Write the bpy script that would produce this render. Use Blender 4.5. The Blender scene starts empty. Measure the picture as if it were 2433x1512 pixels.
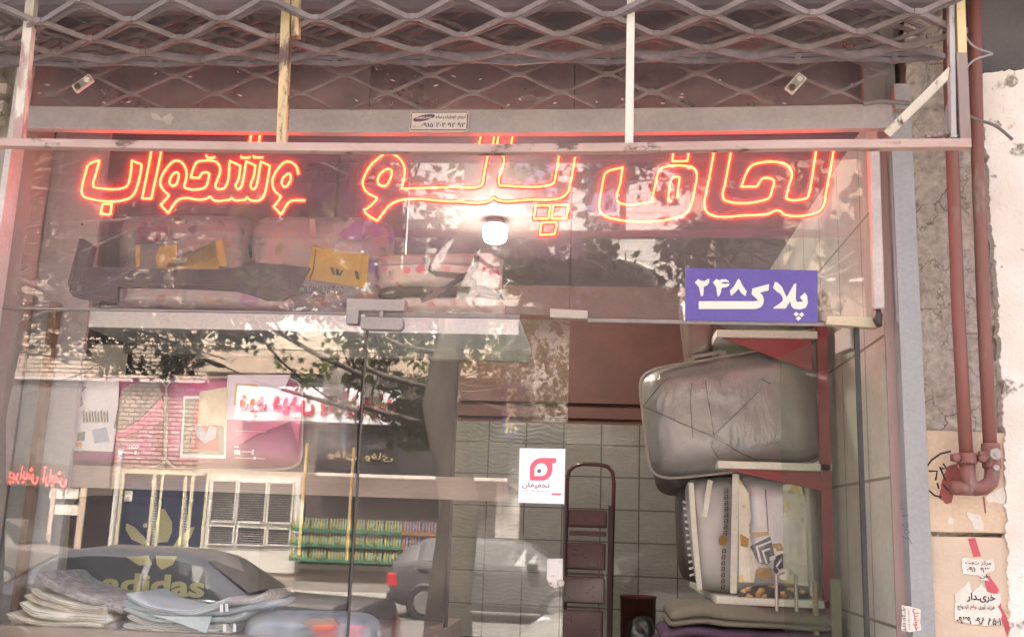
import bpy, math, random
from mathutils import Vector, Matrix, noise as mnoise
random.seed(7)
R = math.radians
SC = bpy.context.scene
COL = SC.collection

# ------------------------------------------------------------------ camera
F = 2403.0; CX = 1216.0; CY = 756.0            # focal length and centre in reference pixels (2432 wide)
EYE = Vector((0.0, -4.4, 1.6))
_yc = Vector((209.0, -499.0, -2403.0)).normalized()
_zc = Vector((416.0, 11760.0, -2403.0)); _zc = (_zc - _yc * _zc.dot(_yc)).normalized()
_xc = _yc.cross(_zc)
C2W = Matrix((_xc, _yc, _zc))
cd = bpy.data.cameras.new('camera'); cam = bpy.data.objects.new('camera', cd); COL.objects.link(cam)
cd.sensor_width = 36; cd.lens = F / 2432 * 36; cd.clip_start = 0.05; cd.clip_end = 600
cam.matrix_world = Matrix.Translation(EYE) @ C2W.to_4x4()
SC.camera = cam

def P(px, py, Y=0.0):
    d = C2W @ Vector(((px - CX) / F, -(py - CY) / F, -1.0))
    return EYE + d * ((Y - EYE.y) / d.y)
def M(px, py, L):                              # a point seen mirrored in the shop glass, at L metres before the glass
    p = P(px, py, L); return Vector((p.x, -p.y, p.z))
def proj(p):
    q = C2W.transposed() @ (p - EYE)
    return (CX + F * q.x / -q.z, CY - F * q.y / -q.z)
def rect(x0, x1, y0, y1, Y):                   # X0, X1, Z0, Z1 of an upright rectangle
    xm, ym = (x0 + x1) / 2, (y0 + y1) / 2
    return P(x0, ym, Y).x, P(x1, ym, Y).x, P(xm, y1, Y).z, P(xm, y0, Y).z

# ------------------------------------------------------------------ light
SUN_EL, SUN_AZ = R(64), R(-14)                 # sun stands behind the shop, over its roof
EXPOSURE = 3.65
w = bpy.data.worlds.new('World'); SC.world = w; w.use_nodes = True
nt = w.node_tree; bg = nt.nodes['Background']
sky = nt.nodes.new('ShaderNodeTexSky'); sky.sky_type = 'NISHITA'; sky.sun_disc = False
sky.sun_elevation = SUN_EL; sky.sun_rotation = SUN_AZ; sky.air_density = 0.3; sky.dust_density = 9.0; sky.ozone_density = 0.0
nt.links.new(sky.outputs[0], bg.inputs[0]); bg.inputs[1].default_value = 0.15
sl = bpy.data.lights.new('sun', 'SUN'); sl.energy = 2.0; sl.angle = R(0.5); sl.color = (1.0, 0.94, 0.84)
so = bpy.data.objects.new('sun', sl); COL.objects.link(so)
sdir = Vector((math.sin(SUN_AZ) * math.cos(SUN_EL), math.cos(SUN_AZ) * math.cos(SUN_EL), math.sin(SUN_EL)))
so.rotation_euler = sdir.to_track_quat('Z', 'Y').to_euler()
vs = SC.view_settings; vs.view_transform = 'Standard'; vs.look = 'None'; vs.exposure = EXPOSURE; vs.gamma = 1
SC.render.engine = 'CYCLES'
try:
    SC.cycles.use_denoising = True; SC.cycles.max_bounces = 10; SC.cycles.transparent_max_bounces = 24
    SC.cycles.sample_clamp_indirect = 6; SC.cycles.caustics_reflective = False
except Exception: pass

# ------------------------------------------------------------------ mesh helpers
class MB:
    def __init__(s): s.v = []; s.f = []; s.m = []
    def add(s, vs_, fs, mi=0):
        o = len(s.v); s.v += [Vector(q) for q in vs_]
        for f in fs: s.f.append([i + o for i in f]); s.m.append(mi)
        return s
    def box(s, x0, x1, y0, y1, z0, z1, mi=0):
        if x0 > x1: x0, x1 = x1, x0
        if y0 > y1: y0, y1 = y1, y0
        if z0 > z1: z0, z1 = z1, z0
        return s.add([(x0,y0,z0),(x1,y0,z0),(x1,y1,z0),(x0,y1,z0),(x0,y0,z1),(x1,y0,z1),(x1,y1,z1),(x0,y1,z1)],
              [(3,2,1,0),(4,5,6,7),(0,1,5,4),(1,2,6,5),(2,3,7,6),(3,0,4,7)], mi)
    def pbox(s, x0, x1, y0, y1, Y0, Y1, mi=0):      # upright box whose near face fills a picture rectangle
        a, b, c, d = rect(x0, x1, y0, y1, Y0); return s.box(a, b, Y0, Y1, c, d, mi)
    def fbox(s, x0, x1, y0, y1, L, d, mi=0):        # the same on the far side of the street
        a, b, c, e = rect(x0, x1, y0, y1, L - d); return s.box(a, b, -L, -(L - d), c, e, mi)
    def beam(s, pts, wd, dp, mi=0):                 # square bar along points; wd in the wall's plane, dp in depth
        pts = [Vector(p) for p in pts]; V = []; n = len(pts)
        for i, p in enumerate(pts):
            t = (pts[min(i + 1, n - 1)] - pts[max(i - 1, 0)]).normalized()
            a = t.cross(Vector((0, 1, 0)))
            if a.length < .2: a = t.cross(Vector((1, 0, 0)))
            a.normalize(); b = a.cross(t).normalized()
            for x, y in ((-1,-1),(1,-1),(1,1),(-1,1)): V.append(p + a * (x * wd / 2) + b * (y * dp / 2))
        Fc = [(3,2,1,0), tuple(4 * (n - 1) + k for k in range(4))]
        for i in range(n - 1):
            for k in range(4):
                k2 = (k + 1) % 4; Fc.append((4*i+k, 4*i+k2, 4*i+4+k2, 4*i+4+k))
        return s.add(V, Fc, mi)
    def tube(s, pts, r, n=8, closed=False, mi=0):
        pts = [Vector(p) for p in pts]; N = len(pts); V = []; rr = r if isinstance(r, (list, tuple)) else [r] * N
        up = None
        for i, p in enumerate(pts):
            q0 = pts[i - 1] if (i or closed) else p; q1 = pts[(i + 1) % N] if (i < N - 1 or closed) else p
            t = (q1 - q0)
            t = t.normalized() if t.length > 1e-9 else Vector((0, 0, 1))
            if up is None:
                up = Vector((0, 1, 0)) if abs(t.y) < .9 else Vector((1, 0, 0))
            a = up - t * up.dot(t)
            if a.length < 1e-4: a = Vector((1, 0, .3)) - t * t.dot(Vector((1, 0, .3)))
            a.normalize(); up = a; b = t.cross(a)
            for k in range(n):
                an = 2 * math.pi * k / n; V.append(p + (a * math.cos(an) + b * math.sin(an)) * rr[i])
        Fc = []
        for i in range(N if closed else N - 1):
            j = (i + 1) % N
            for k in range(n):
                k2 = (k + 1) % n; Fc.append((i*n+k, i*n+k2, j*n+k2, j*n+k))
        if not closed: Fc += [tuple(range(n - 1, -1, -1)), tuple((N - 1) * n + k for k in range(n))]
        return s.add(V, Fc, mi)
    def prism(s, poly, d, mi=0):                    # polygon of 3-D points thickened by vector d
        d = Vector(d); n = len(poly); V = [Vector(p) for p in poly] + [Vector(p) + d for p in poly]
        Fc = [tuple(range(n)), tuple(range(2 * n - 1, n - 1, -1))]
        for i in range(n):
            j = (i + 1) % n; Fc.append((j, i, i + n, j + n))
        return s.add(V, Fc, mi)
    def ppoly(s, pts, Y0, th, mi=0): return s.prism([P(x, y, Y0) for x, y in pts], (0, th, 0), mi)
    def lathe(s, prof, c, axis='Z', n=20, mi=0):
        V = []; c = Vector(c)
        for r_, h in prof:
            for k in range(n):
                a = 2 * math.pi * k / n; x, y = r_ * math.cos(a), r_ * math.sin(a)
                V.append(c + (Vector((x, y, h)) if axis == 'Z' else Vector((x, h, y)) if axis == 'Y' else Vector((h, x, y))))
        Fc = []
        for i in range(len(prof) - 1):
            for k in range(n):
                k2 = (k + 1) % n; Fc.append((i*n+k, i*n+k2, (i+1)*n+k2, (i+1)*n+k))
        Fc += [tuple(range(n - 1, -1, -1)), tuple((len(prof) - 1) * n + k for k in range(n))]
        return s.add(V, Fc, mi)
    def pillow(s, c4, depth, n=18, ex=5.0, bulge=1.0, wr=0.0, seed=0, mi=0):   # soft stuffed shape over a quad; c4 = TL, TR, BR, BL
        tl, tr, br, bl = [Vector(q) for q in c4]; V = []
        nn = (tr - tl).cross(bl - tl).normalized()
        if nn.y > 0: nn = -nn
        for side in (1, -1):
            for i in range(n + 1):
                for j in range(n + 1):
                    a, b = 2 * i / n - 1, 2 * j / n - 1
                    m_ = max(abs(a), abs(b)); L = (abs(a) ** ex + abs(b) ** ex) ** (1 / ex) if m_ else 1
                    k = m_ / L if m_ else 1
                    u, v_ = (a * k + 1) / 2, (b * k + 1) / 2
                    p = (tl * (1 - u) + tr * u) * (1 - v_) + (bl * (1 - u) + br * u) * v_
                    t = max(0.0, 1 - m_ ** 4) ** .5
                    dz = depth * .5 * t * bulge
                    if wr: dz += wr * .45 * t * mnoise.noise(Vector((p.x * 9 + seed, p.z * 9, side * 3.1)))
                    V.append(p + nn * (dz * side))
        Fc = []; q = (n + 1) ** 2
        for sd in (0, 1):
            for i in range(n):
                for j in range(n):
                    f = [sd*q + i*(n+1)+j, sd*q + (i+1)*(n+1)+j, sd*q + (i+1)*(n+1)+j+1, sd*q + i*(n+1)+j+1]
                    Fc.append(f if sd == 0 else f[::-1])
        return s.add(V, Fc, mi)
    def layer(s, pts, th, Y0, Y1, nx=40, ny=7, seed=0, wav=1.0, mi=0):         # folded cloth: rounded slab along a traced curve
        # pts picture points at depth Y0, th thickness in metres
        W = [P(x, y, Y0) for x, y in pts]; seg = [0]
        for a, b in zip(W, W[1:]): seg.append(seg[-1] + (b - a).length)
        def at(t):
            L = t * seg[-1]
            for i in range(len(W) - 1):
                if L <= seg[i + 1] or i == len(W) - 2:
                    f = (L - seg[i]) / max(seg[i + 1] - seg[i], 1e-6)
                    a0 = W[max(i - 1, 0)]; a1 = W[i]; a2 = W[i + 1]; a3 = W[min(i + 2, len(W) - 1)]
                    return a1 + (a2 - a1) * f + ((a2 - a0) * .5 * (1 - f) - (a3 - a1) * .5 * f) * (f * (1 - f)) * .55
        ring = 10; V = []
        for i in range(nx + 1):
            t = i / nx; p = at(t); q = at(min(t + .01, 1)) - at(max(t - .01, 0)); q.normalize(); nrm = Vector((-q.z, 0, q.x))
            if nrm.z < 0: nrm = -nrm
            e = min(1.0, (min(t, 1 - t) * 2 * seg[-1] / th) + .15) ** .5 if th else 1
            for k in range(ring * 2):
                a = 2 * math.pi * (k + .5) / (ring * 2); cx_, sz = math.cos(a), math.sin(a)
                yy = math.copysign(abs(cx_) ** .35, cx_); zz = math.copysign(abs(sz) ** .7, sz)
                Y = (Y0 + Y1) / 2 + yy * (Y1 - Y0) / 2
                nz = mnoise.noise(Vector((p.x * 7 + seed * 3.3, Y * 5, seed))) * .006 * wav
                V.append(Vector((p.x, Y + mnoise.noise(Vector((p.x * 11, seed * 1.7, zz))) * .012 * wav, p.z)) + nrm * (zz * th / 2 * e + nz))
        n2 = ring * 2; Fc = [tuple(range(n2)), tuple(range(nx * n2 + n2 - 1, nx * n2 - 1, -1))]
        for i in range(nx):
            for k in range(n2):
                k2 = (k + 1) % n2; Fc.append((i*n2+k2, i*n2+k, (i+1)*n2+k, (i+1)*n2+k2))
        return s.add(V, Fc, mi)

def root_origin(o):
    while o.parent: o = o.parent
    return o.location.copy()
SMOOTH = set()
def obj(name, mb, mat, parent=None, smooth=False, bevel=0.0, origin=None):
    if origin is None:
        if parent: origin = root_origin(parent)
        else:
            xs = [v.x for v in mb.v]; ys = [v.y for v in mb.v]; zs = [v.z for v in mb.v]
            origin = Vector(((min(xs) + max(xs)) / 2, (min(ys) + max(ys)) / 2, min(zs)))
    me = bpy.data.meshes.new(name)
    me.from_pydata([tuple(v - origin) for v in mb.v], [], mb.f)
    for m_ in (mat if isinstance(mat, (list, tuple)) else [mat]): me.materials.append(m_)
    me.polygons.foreach_set('material_index', mb.m)
    if smooth: me.polygons.foreach_set('use_smooth', [True] * len(me.polygons))
    me.update()
    o = bpy.data.objects.new(name, me); COL.objects.link(o)
    if parent: o.parent = parent
    else: o.location = origin
    if bevel:
        b = o.modifiers.new('b', 'BEVEL'); b.width = bevel; b.segments = 2; b.limit_method = 'ANGLE'
    return o
def tag(o, label=None, cat=None, group=None, kind=None):
    if label: o['label'] = label
    if cat: o['category'] = cat
    if group: o['group'] = group
    if kind: o['kind'] = kind
    return o
def thing(name, loc, label, cat, group=None):
    o = bpy.data.objects.new(name, None); o.empty_display_size = .1; COL.objects.link(o); o.location = loc
    return tag(o, label, cat, group)
def copy_tree(o, parent=None):
    c = o.copy(); COL.objects.link(c)
    if parent: c.parent = parent
    for ch in [x for x in bpy.data.objects if x.parent == o]: copy_tree(ch, c)
    return c

# ------------------------------------------------------------------ materials
def newmat(name):
    m = bpy.data.materials.new(name); m.use_nodes = True
    nt = m.node_tree; b = nt.nodes['Principled BSDF']; return m, nt, b
def tex(nt, coord='Object', scale=(1, 1, 1)):
    tc = nt.nodes.new('ShaderNodeTexCoord'); mp = nt.nodes.new('ShaderNodeMapping'); mp.inputs['Scale'].default_value = scale
    nt.links.new(tc.outputs[coord], mp.inputs[0]); return mp.outputs[0]
def nz(nt, vec, scale, detail=6, rough=.6):
    n = nt.nodes.new('ShaderNodeTexNoise'); n.inputs['Scale'].default_value = scale; n.inputs['Detail'].default_value = detail
    n.inputs['Roughness'].default_value = rough; nt.links.new(vec, n.inputs['Vector']); return n.outputs['Fac']
def ramp(nt, fac, stops):
    r_ = nt.nodes.new('ShaderNodeValToRGB'); e = r_.color_ramp.elements
    while len(e) < len(stops): e.new(.5)
    for k, (p, c) in enumerate(stops):
        e[k].position = p; e[k].color = (c, c, c, 1) if isinstance(c, (int, float)) else (*c, 1)
    nt.links.new(fac, r_.inputs[0]); return r_.outputs[0]
def mix(nt, f, a, b, mode='MIX'):
    m = nt.nodes.new('ShaderNodeMix'); m.data_type = 'RGBA'; m.blend_type = mode
    for sock, v in ((m.inputs[0], f), (m.inputs[6], a), (m.inputs[7], b)):
        if hasattr(v, 'is_linked') or hasattr(v, 'node'): nt.links.new(v, sock)
        else: sock.default_value = v if isinstance(v, (int, float)) and sock.type == 'VALUE' else ((*v, 1) if len(v) == 3 else v)
    return m.outputs[2]
def bump(nt, b, h, st=.3, dist=.01):
    n = nt.nodes.new('ShaderNodeBump'); n.inputs['Strength'].default_value = st; n.inputs['Distance'].default_value = dist
    nt.links.new(h, n.inputs['Height']); nt.links.new(n.outputs[0], b.inputs['Normal'])
CACHE = {}
def mat(name, c, c2=None, sc=6, rough=.6, bm=.15, metal=0, scale=(1, 1, 1), lo=.35, hi=.65, coat=0, fine=60, spec=.5):
    """A surface of two tones mixed by noise, with fine grain and bump."""
    if name in CACHE: return CACHE[name]
    m, nt, b = newmat(name); v = tex(nt, 'Object', scale)
    c2 = c2 or tuple(x * .72 for x in c)
    n1 = nz(nt, v, sc); n2 = nz(nt, v, fine, 3)
    f = ramp(nt, n1, [(lo, 0.0), (hi, 1.0)])
    col = mix(nt, f, c, c2); col = mix(nt, .25, col, ramp(nt, n2, [(.3, .45), (.7, 1.0)]), 'MULTIPLY')
    nt.links.new(col, b.inputs['Base Color']); b.inputs['Roughness'].default_value = rough; b.inputs['Metallic'].default_value = metal
    b.inputs['Coat Weight'].default_value = coat; b.inputs['Coat Roughness'].default_value = .08
    b.inputs['Specular IOR Level'].default_value = spec
    if bm: bump(nt, b, n2, bm, .004)
    CACHE[name] = m; return m
def flaky(name, paint, under, sc=9, th=.5, scale=(1, 1, 1), rough=.6, bm=.5, grime=None):
    """Paint that has flaked off in patches and shows what is under it."""
    m, nt, b = newmat(name); v = tex(nt, 'Object', scale)
    n1 = nz(nt, v, sc, 9, .65); n2 = nz(nt, v, sc * 7, 4); n3 = nz(nt, v, sc * .35, 3)
    f = ramp(nt, n1, [(th - .03, 0.0), (th + .03, 1.0)])
    p = mix(nt, ramp(nt, n3, [(.35, 0.0), (.7, 1.0)]), paint, grime or tuple(x * .75 for x in paint))
    u = mix(nt, n2, under, tuple(x * .5 for x in under))
    col = mix(nt, f, p, u)
    nt.links.new(col, b.inputs['Base Color']); b.inputs['Roughness'].default_value = rough
    mx = nt.nodes.new('ShaderNodeMath'); mx.operation = 'MULTIPLY_ADD'; nt.links.new(f, mx.inputs[0]); mx.inputs[1].default_value = -1; nt.links.new(n2, mx.inputs[2])
    bump(nt, b, mx.outputs[0], bm, .006); return m
def tiles(name, c1, c2, mortar, w_, h, rot=None, gap=.006, rough=.35, bm=.4, off=0.0, wave=0.0, coat=0):
    """Tiles, bricks or boards laid in rows: brick texture on wall coordinates (rot picks the wall's plane)."""
    m, nt, b = newmat(name); tc = nt.nodes.new('ShaderNodeTexCoord'); mp = nt.nodes.new('ShaderNodeMapping')
    nt.links.new(tc.outputs['Object'], mp.inputs[0]); mp.inputs['Rotation'].default_value = rot or (R(-90), 0, 0)
    br = nt.nodes.new('ShaderNodeTexBrick'); nt.links.new(mp.outputs[0], br.inputs['Vector'])
    br.offset = off; br.inputs['Scale'].default_value = 1; br.inputs['Brick Width'].default_value = w_; br.inputs['Row Height'].default_value = h
    br.inputs['Mortar Size'].default_value = gap; br.inputs['Mortar Smooth'].default_value = .3
    br.inputs['Color1'].default_value = (*c1, 1); br.inputs['Color2'].default_value = (*c2, 1); br.inputs['Mortar'].default_value = (*mortar, 1)
    n1 = nz(nt, mp.outputs[0], 5); n2 = nz(nt, mp.outputs[0], 45, 4)
    col = mix(nt, .5, br.outputs['Color'], ramp(nt, n1, [(.3, .6), (.7, 1.0)]), 'MULTIPLY')
    col = mix(nt, .3, col, ramp(nt, n2, [(.3, .5), (.7, 1.0)]), 'MULTIPLY')
    nt.links.new(col, b.inputs['Base Color']); b.inputs['Roughness'].default_value = rough; b.inputs['Coat Weight'].default_value = coat
    h_ = nt.nodes.new('ShaderNodeMath'); h_.operation = 'MULTIPLY_ADD'; nt.links.new(br.outputs['Fac'], h_.inputs[0]); h_.inputs[1].default_value = -1
    if wave:
        wv = nt.nodes.new('ShaderNodeTexWave'); wv.bands_direction = 'Y'; wv.inputs['Scale'].default_value = wave; wv.inputs['Distortion'].default_value = 14
        wv.inputs['Detail'].default_value = 2; wv.inputs['Detail Scale'].default_value = .6; nt.links.new(mp.outputs[0], wv.inputs['Vector']); nt.links.new(wv.outputs['Fac'], h_.inputs[2])
    else: nt.links.new(n2, h_.inputs[2])
    bump(nt, b, h_.outputs[0], bm, .006); return m
def wood(name, c1, c2, sc=30, scale=(3, 3, .25), rough=.5, coat=0):
    m, nt, b = newmat(name); v = tex(nt, 'Object', scale)
    n1 = nz(nt, v, sc, 8, .65); n2 = nz(nt, v, sc * .25, 3)
    col = mix(nt, ramp(nt, n1, [(.3, 0.0), (.7, 1.0)]), c1, c2); col = mix(nt, .4, col, ramp(nt, n2, [(.3, .6), (.7, 1.0)]), 'MULTIPLY')
    nt.links.new(col, b.inputs['Base Color']); b.inputs['Roughness'].default_value = rough; b.inputs['Coat Weight'].default_value = coat
    bump(nt, b, n1, .1, .003); return m
def printed(name, base, spots, sc=9, size=.32, rough=.35, coat=.6, bm=.35, leaf=None, wr=7):
    """Cloth printed with scattered flowers, seen in clear plastic."""
    m, nt, b = newmat(name); v = tex(nt, 'Object')
    nw = nt.nodes.new('ShaderNodeTexNoise'); nw.inputs['Scale'].default_value = 14; nt.links.new(v, nw.inputs['Vector'])
    v2 = mix(nt, .06, v, nw.outputs['Color'], 'ADD')
    col = base
    for i, (c, s_, off) in enumerate(spots):
        vo = nt.nodes.new('ShaderNodeTexVoronoi'); vo.inputs['Scale'].default_value = sc * s_
        mp = nt.nodes.new('ShaderNodeMapping'); mp.inputs['Location'].default_value = (off, off * .7, off * 1.3); nt.links.new(v2, mp.inputs[0]); nt.links.new(mp.outputs[0], vo.inputs['Vector'])
        f = ramp(nt, vo.outputs['Distance'], [(size * .75, 1.0), (size, 0.0)])
        gate = ramp(nt, nz(nt, mp.outputs[0], 3.0, 2), [(.46, 0.0), (.52, 1.0)])
        f = mix(nt, 1.0, f, gate, 'MULTIPLY')
        petal = mix(nt, vo.outputs['Color'], c, tuple(min(1, x * 1.6 + .1) for x in c))
        col = mix(nt, f, col, petal)
    n2 = nz(nt, v, wr, 5, .6)
    nt.links.new(col, b.inputs['Base Color']); b.inputs['Roughness'].default_value = rough; b.inputs['Coat Weight'].default_value = coat; b.inputs['Coat Roughness'].default_value = .06
    bump(nt, b, n2, bm, .05); return m
def plastic(name, c, rough=.3, coat=1.0, bm=.5, sc=6, c2=None):
    m, nt, b = newmat(name); v = tex(nt, 'Object'); n1 = nz(nt, v, sc, 4, .55); n3 = nz(nt, v, 3, 3)
    col = mix(nt, ramp(nt, n3, [(.35, 0.0), (.65, 1.0)]), c, c2 or tuple(x * .8 for x in c))
    nt.links.new(col, b.inputs['Base Color']); b.inputs['Roughness'].default_value = rough
    b.inputs['Coat Weight'].default_value = coat; b.inputs['Coat Roughness'].default_value = .05
    n = nt.nodes.new('ShaderNodeBump'); n.inputs['Strength'].default_value = bm; n.inputs['Distance'].default_value = .03
    nt.links.new(n1, n.inputs['Height']); nt.links.new(n.outputs[0], b.inputs['Coat Normal']); 
    n_ = nt.nodes.new('ShaderNodeBump'); n_.inputs['Strength'].default_value = bm * .5; n_.inputs['Distance'].default_value = .02
    nt.links.new(n3, n_.inputs['Height']); nt.links.new(n_.outputs[0], b.inputs['Normal']); return m
def emit(name, c, s):
    m, nt, b = newmat(name); b.inputs['Base Color'].default_value = (*[min(1, x) for x in c], 1)
    b.inputs['Emission Color'].default_value = (*c, 1); b.inputs['Emission Strength'].default_value = s; return m
def glass(name, refl, haze, tint=(.975, .985, .98), hazecol=(.75, .68, .66)):
    """Pane that mirrors the street, lets the shop show through and carries a pale film that paints in glare haze."""
    m = bpy.data.materials.new(name); m.use_nodes = True; nt = m.node_tree; nt.nodes.clear()
    out = nt.nodes.new('ShaderNodeOutputMaterial'); tr = nt.nodes.new('ShaderNodeBsdfTransparent'); tr.inputs[0].default_value = (*tint, 1)
    gl = nt.nodes.new('ShaderNodeBsdfGlossy'); gl.inputs['Roughness'].default_value = 0.0; gl.inputs['Color'].default_value = (1, .98, .95, 1)
    m1 = nt.nodes.new('ShaderNodeMixShader'); m1.inputs[0].default_value = refl
    nt.links.new(tr.outputs[0], m1.inputs[1]); nt.links.new(gl.outputs[0], m1.inputs[2])
    df = nt.nodes.new('ShaderNodeBsdfDiffuse'); df.inputs[0].default_value = (*hazecol, 1)
    m2 = df
    v = tex(nt, 'Object'); n1 = nz(nt, v, 2.2, 6, .65)
    fac = ramp(nt, n1, [(.3, haze * .7), (.75, haze * 1.35)])
    m3 = nt.nodes.new('ShaderNodeMixShader'); nt.links.new(fac, m3.inputs[0]); nt.links.new(m1.outputs[0], m3.inputs[1]); nt.links.new(m2.outputs[0], m3.inputs[2])
    nt.links.new(m3.outputs[0], out.inputs[0]); return m
def clear(name, tint):
    m = bpy.data.materials.new(name); m.use_nodes = True; nt = m.node_tree; nt.nodes.clear()
    out = nt.nodes.new('ShaderNodeOutputMaterial'); tr = nt.nodes.new('ShaderNodeBsdfTransparent'); tr.inputs[0].default_value = (*tint, 1)
    gl = nt.nodes.new('ShaderNodeBsdfGlossy'); gl.inputs['Roughness'].default_value = .02
    mx = nt.nodes.new('ShaderNodeMixShader'); mx.inputs[0].default_value = .02; nt.links.new(tr.outputs[0], mx.inputs[1]); nt.links.new(gl.outputs[0], mx.inputs[2])
    nt.links.new(mx.outputs[0], out.inputs[0]); return m
def solid(name, c, rough=.5, metal=0, coat=0):
    if name in CACHE: return CACHE[name]
    m, nt, b = newmat(name); b.inputs['Base Color'].default_value = (*c, 1); b.inputs['Roughness'].default_value = rough
    b.inputs['Metallic'].default_value = metal; b.inputs['Coat Weight'].default_value = coat; CACHE[name] = m; return m

# ------------------------------------------------------------------ lettering
FORM = {'ا':'FE8D FE8E','آ':'FE81 FE82','ب':'FE8F FE90 FE91 FE92','پ':'FB56 FB57 FB58 FB59','ت':'FE95 FE96 FE97 FE98','ج':'FE9D FE9E FE9F FEA0',
 'ح':'FEA1 FEA2 FEA3 FEA4','خ':'FEA5 FEA6 FEA7 FEA8','د':'FEA9 FEAA','ر':'FEAD FEAE','ز':'FEAF FEB0','س':'FEB1 FEB2 FEB3 FEB4','ش':'FEB5 FEB6 FEB7 FEB8',
 'ف':'FED1 FED2 FED3 FED4','ق':'FED5 FED6 FED7 FED8','ک':'FB8E FB8F FB90 FB91','گ':'FB92 FB93 FB94 FB95','ل':'FEDD FEDE FEDF FEE0','م':'FEE1 FEE2 FEE3 FEE4',
 'ن':'FEE5 FEE6 FEE7 FEE8','و':'FEED FEEE','ه':'FEE9 FEEA FEEB FEEC','ی':'FBFC FBFD FBFE FBFF','ع':'FEC9 FECA FECB FECC','ئ':'FE89 FE8A FE8B FE8C'}
def shape(s):
    s = s.replace('لا', 'ﻻ'); out = []
    for i, ch in enumerate(s):
        if ch == 'ﻻ':
            p = s[i - 1] if i else ' '; out.append('ﻼ' if len(FORM.get(p, '').split()) == 4 else 'ﻻ'); continue
        if ch not in FORM: out.append(ch); continue
        f = [chr(int(h, 16)) for h in FORM[ch].split()]
        p = s[i - 1] if i else ' '; n = s[i + 1] if i + 1 < len(s) else ' '
        j0 = len(FORM.get(p, '').split()) == 4; j1 = len(f) == 4 and (n in FORM or n == 'ﻻ')
        out.append(f[(3 if j0 else 2)] if j1 else f[1] if j0 else f[0])
    res = []; run = []
    for ch in out:
        if ch in '۰۱۲۳۴۵۶۷۸۹0123456789': run.append(ch)
        else:
            if run: res.append(''.join(run)); run = []
            res.append(ch)
    if run: res.append(''.join(run))
    return ''.join(reversed(res))
def letters(mb, s, x0, x1, z0, z1, Y, face=-1, bold=0.0, th=.003, mi=0, fa=None, slant=0):
    """Writing fitted into a rectangle of the wall plane Y; face -1 looks at the camera's side, +1 at the shop's."""
    if fa is None: fa = any(ord(c) > 0x500 for c in s)
    cu = bpy.data.curves.new('t', 'FONT'); cu.body = shape(s) if fa else s; cu.size = 1; cu.offset = bold; cu.resolution_u = 3
    ob = bpy.data.objects.new('t', cu); me = bpy.data.meshes.new_from_object(ob)
    vs_ = [v.co.copy() for v in me.vertices]; fs = [list(p.vertices) for p in me.polygons]
    bpy.data.objects.remove(ob); bpy.data.curves.remove(cu); bpy.data.meshes.remove(me)
    if not vs_: return mb
    a0 = min(v.x for v in vs_); a1 = max(v.x for v in vs_); b0 = min(v.y for v in vs_); b1 = max(v.y for v in vs_)
    V = []
    for v in vs_:
        u = (v.x - a0) / (a1 - a0); q = (v.y - b0) / max(b1 - b0, 1e-6)
        X = x0 + (x1 - x0) * u if face < 0 else x1 - (x1 - x0) * u
        V.append((X + slant * (q - .5), Y, z0 + (z1 - z0) * q))
    n = len(V); Fc = []
    for f in fs: Fc.append(f if face < 0 else f[::-1])
    mb.add(V, Fc, mi); return mb
def pletters(mb, s, x0, x1, y0, y1, Y, **k):
    a, b, c, d = rect(x0, x1, y0, y1, Y); return letters(mb, s, a, b, c, d, Y, **k)
def fletters(mb, s, x0, x1, y0, y1, L, **k):
    a, b, c, d = rect(x0, x1, y0, y1, L); return letters(mb, s, a, b, c, d, -L, face=1, **k)

# ------------------------------------------------------------------ palette
def concrete():
    m, nt, b = newmat('rough_concrete'); v = tex(nt, 'Object'); n1 = nz(nt, v, 3.5, 8, .65); n2 = nz(nt, v, 28, 8, .7); n3 = nz(nt, v, 9, 6, .6)
    vo = nt.nodes.new('ShaderNodeTexVoronoi'); vo.feature = 'DISTANCE_TO_EDGE'; vo.inputs['Scale'].default_value = 5; nt.links.new(mix(nt, .12, v, n3, 'ADD'), vo.inputs['Vector'])
    col = mix(nt, ramp(nt, n1, [(.32, 0.0), (.68, 1.0)]), (.78, .70, .61), (.55, .48, .41)); col = mix(nt, .6, col, ramp(nt, n2, [(.36, .35), (.62, 1.0)]), 'MULTIPLY')
    crack = mix(nt, 1.0, ramp(nt, vo.outputs['Distance'], [(.0, .35), (.018, 1.0)]), ramp(nt, n1, [(.45, 1.0), (.55, 0.0)]), 'LIGHTEN'); col = mix(nt, 1.0, col, crack, 'MULTIPLY')
    nt.links.new(col, b.inputs['Base Color']); b.inputs['Roughness'].default_value = .95; bump(nt, b, n2, .9, .015); return m
M_conc = concrete()
M_plaster = mat('beige_plaster', (.45, .40, .35), (.36, .32, .28), 3, .85, .3)
M_pave = tiles('paving', (.34, .32, .30), (.30, .29, .27), (.18, .17, .16), .4, .4, rot=(0, 0, 0), gap=.006, rough=.8)
M_asph = mat('asphalt', (.17, .165, .16), (.13, .125, .12), 2, .9, .5, fine=90)
M_floor = tiles('floor_tiles', (.30, .27, .24), (.28, .25, .22), (.15, .13, .12), .4, .4, rot=(0, 0, 0), rough=.3)
M_tile = tiles('wavy_wall_tiles', (.36, .35, .32), (.31, .30, .275), (.10, .09, .08), .30, .25, gap=.006, rough=.28, bm=.22, wave=9, coat=.4)
M_tile_side = tiles('pale_side_tiles', (.78, .75, .68), (.72, .69, .62), (.30, .27, .24), .46, .62, rot=(R(-90), R(90), 0), gap=.008, rough=.35, bm=.2)
M_redwall = mat('brown_red_paint', (.20, .085, .07), (.16, .07, .06), 3, .6, .15)
M_dark = mat('dark_interior', (.075, .06, .055), (.05, .042, .04), 3, .8, .2)
M_ceil = mat('ceiling_paint', (.10, .08, .075), (.08, .066, .06), 2, .8, .2)
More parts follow.
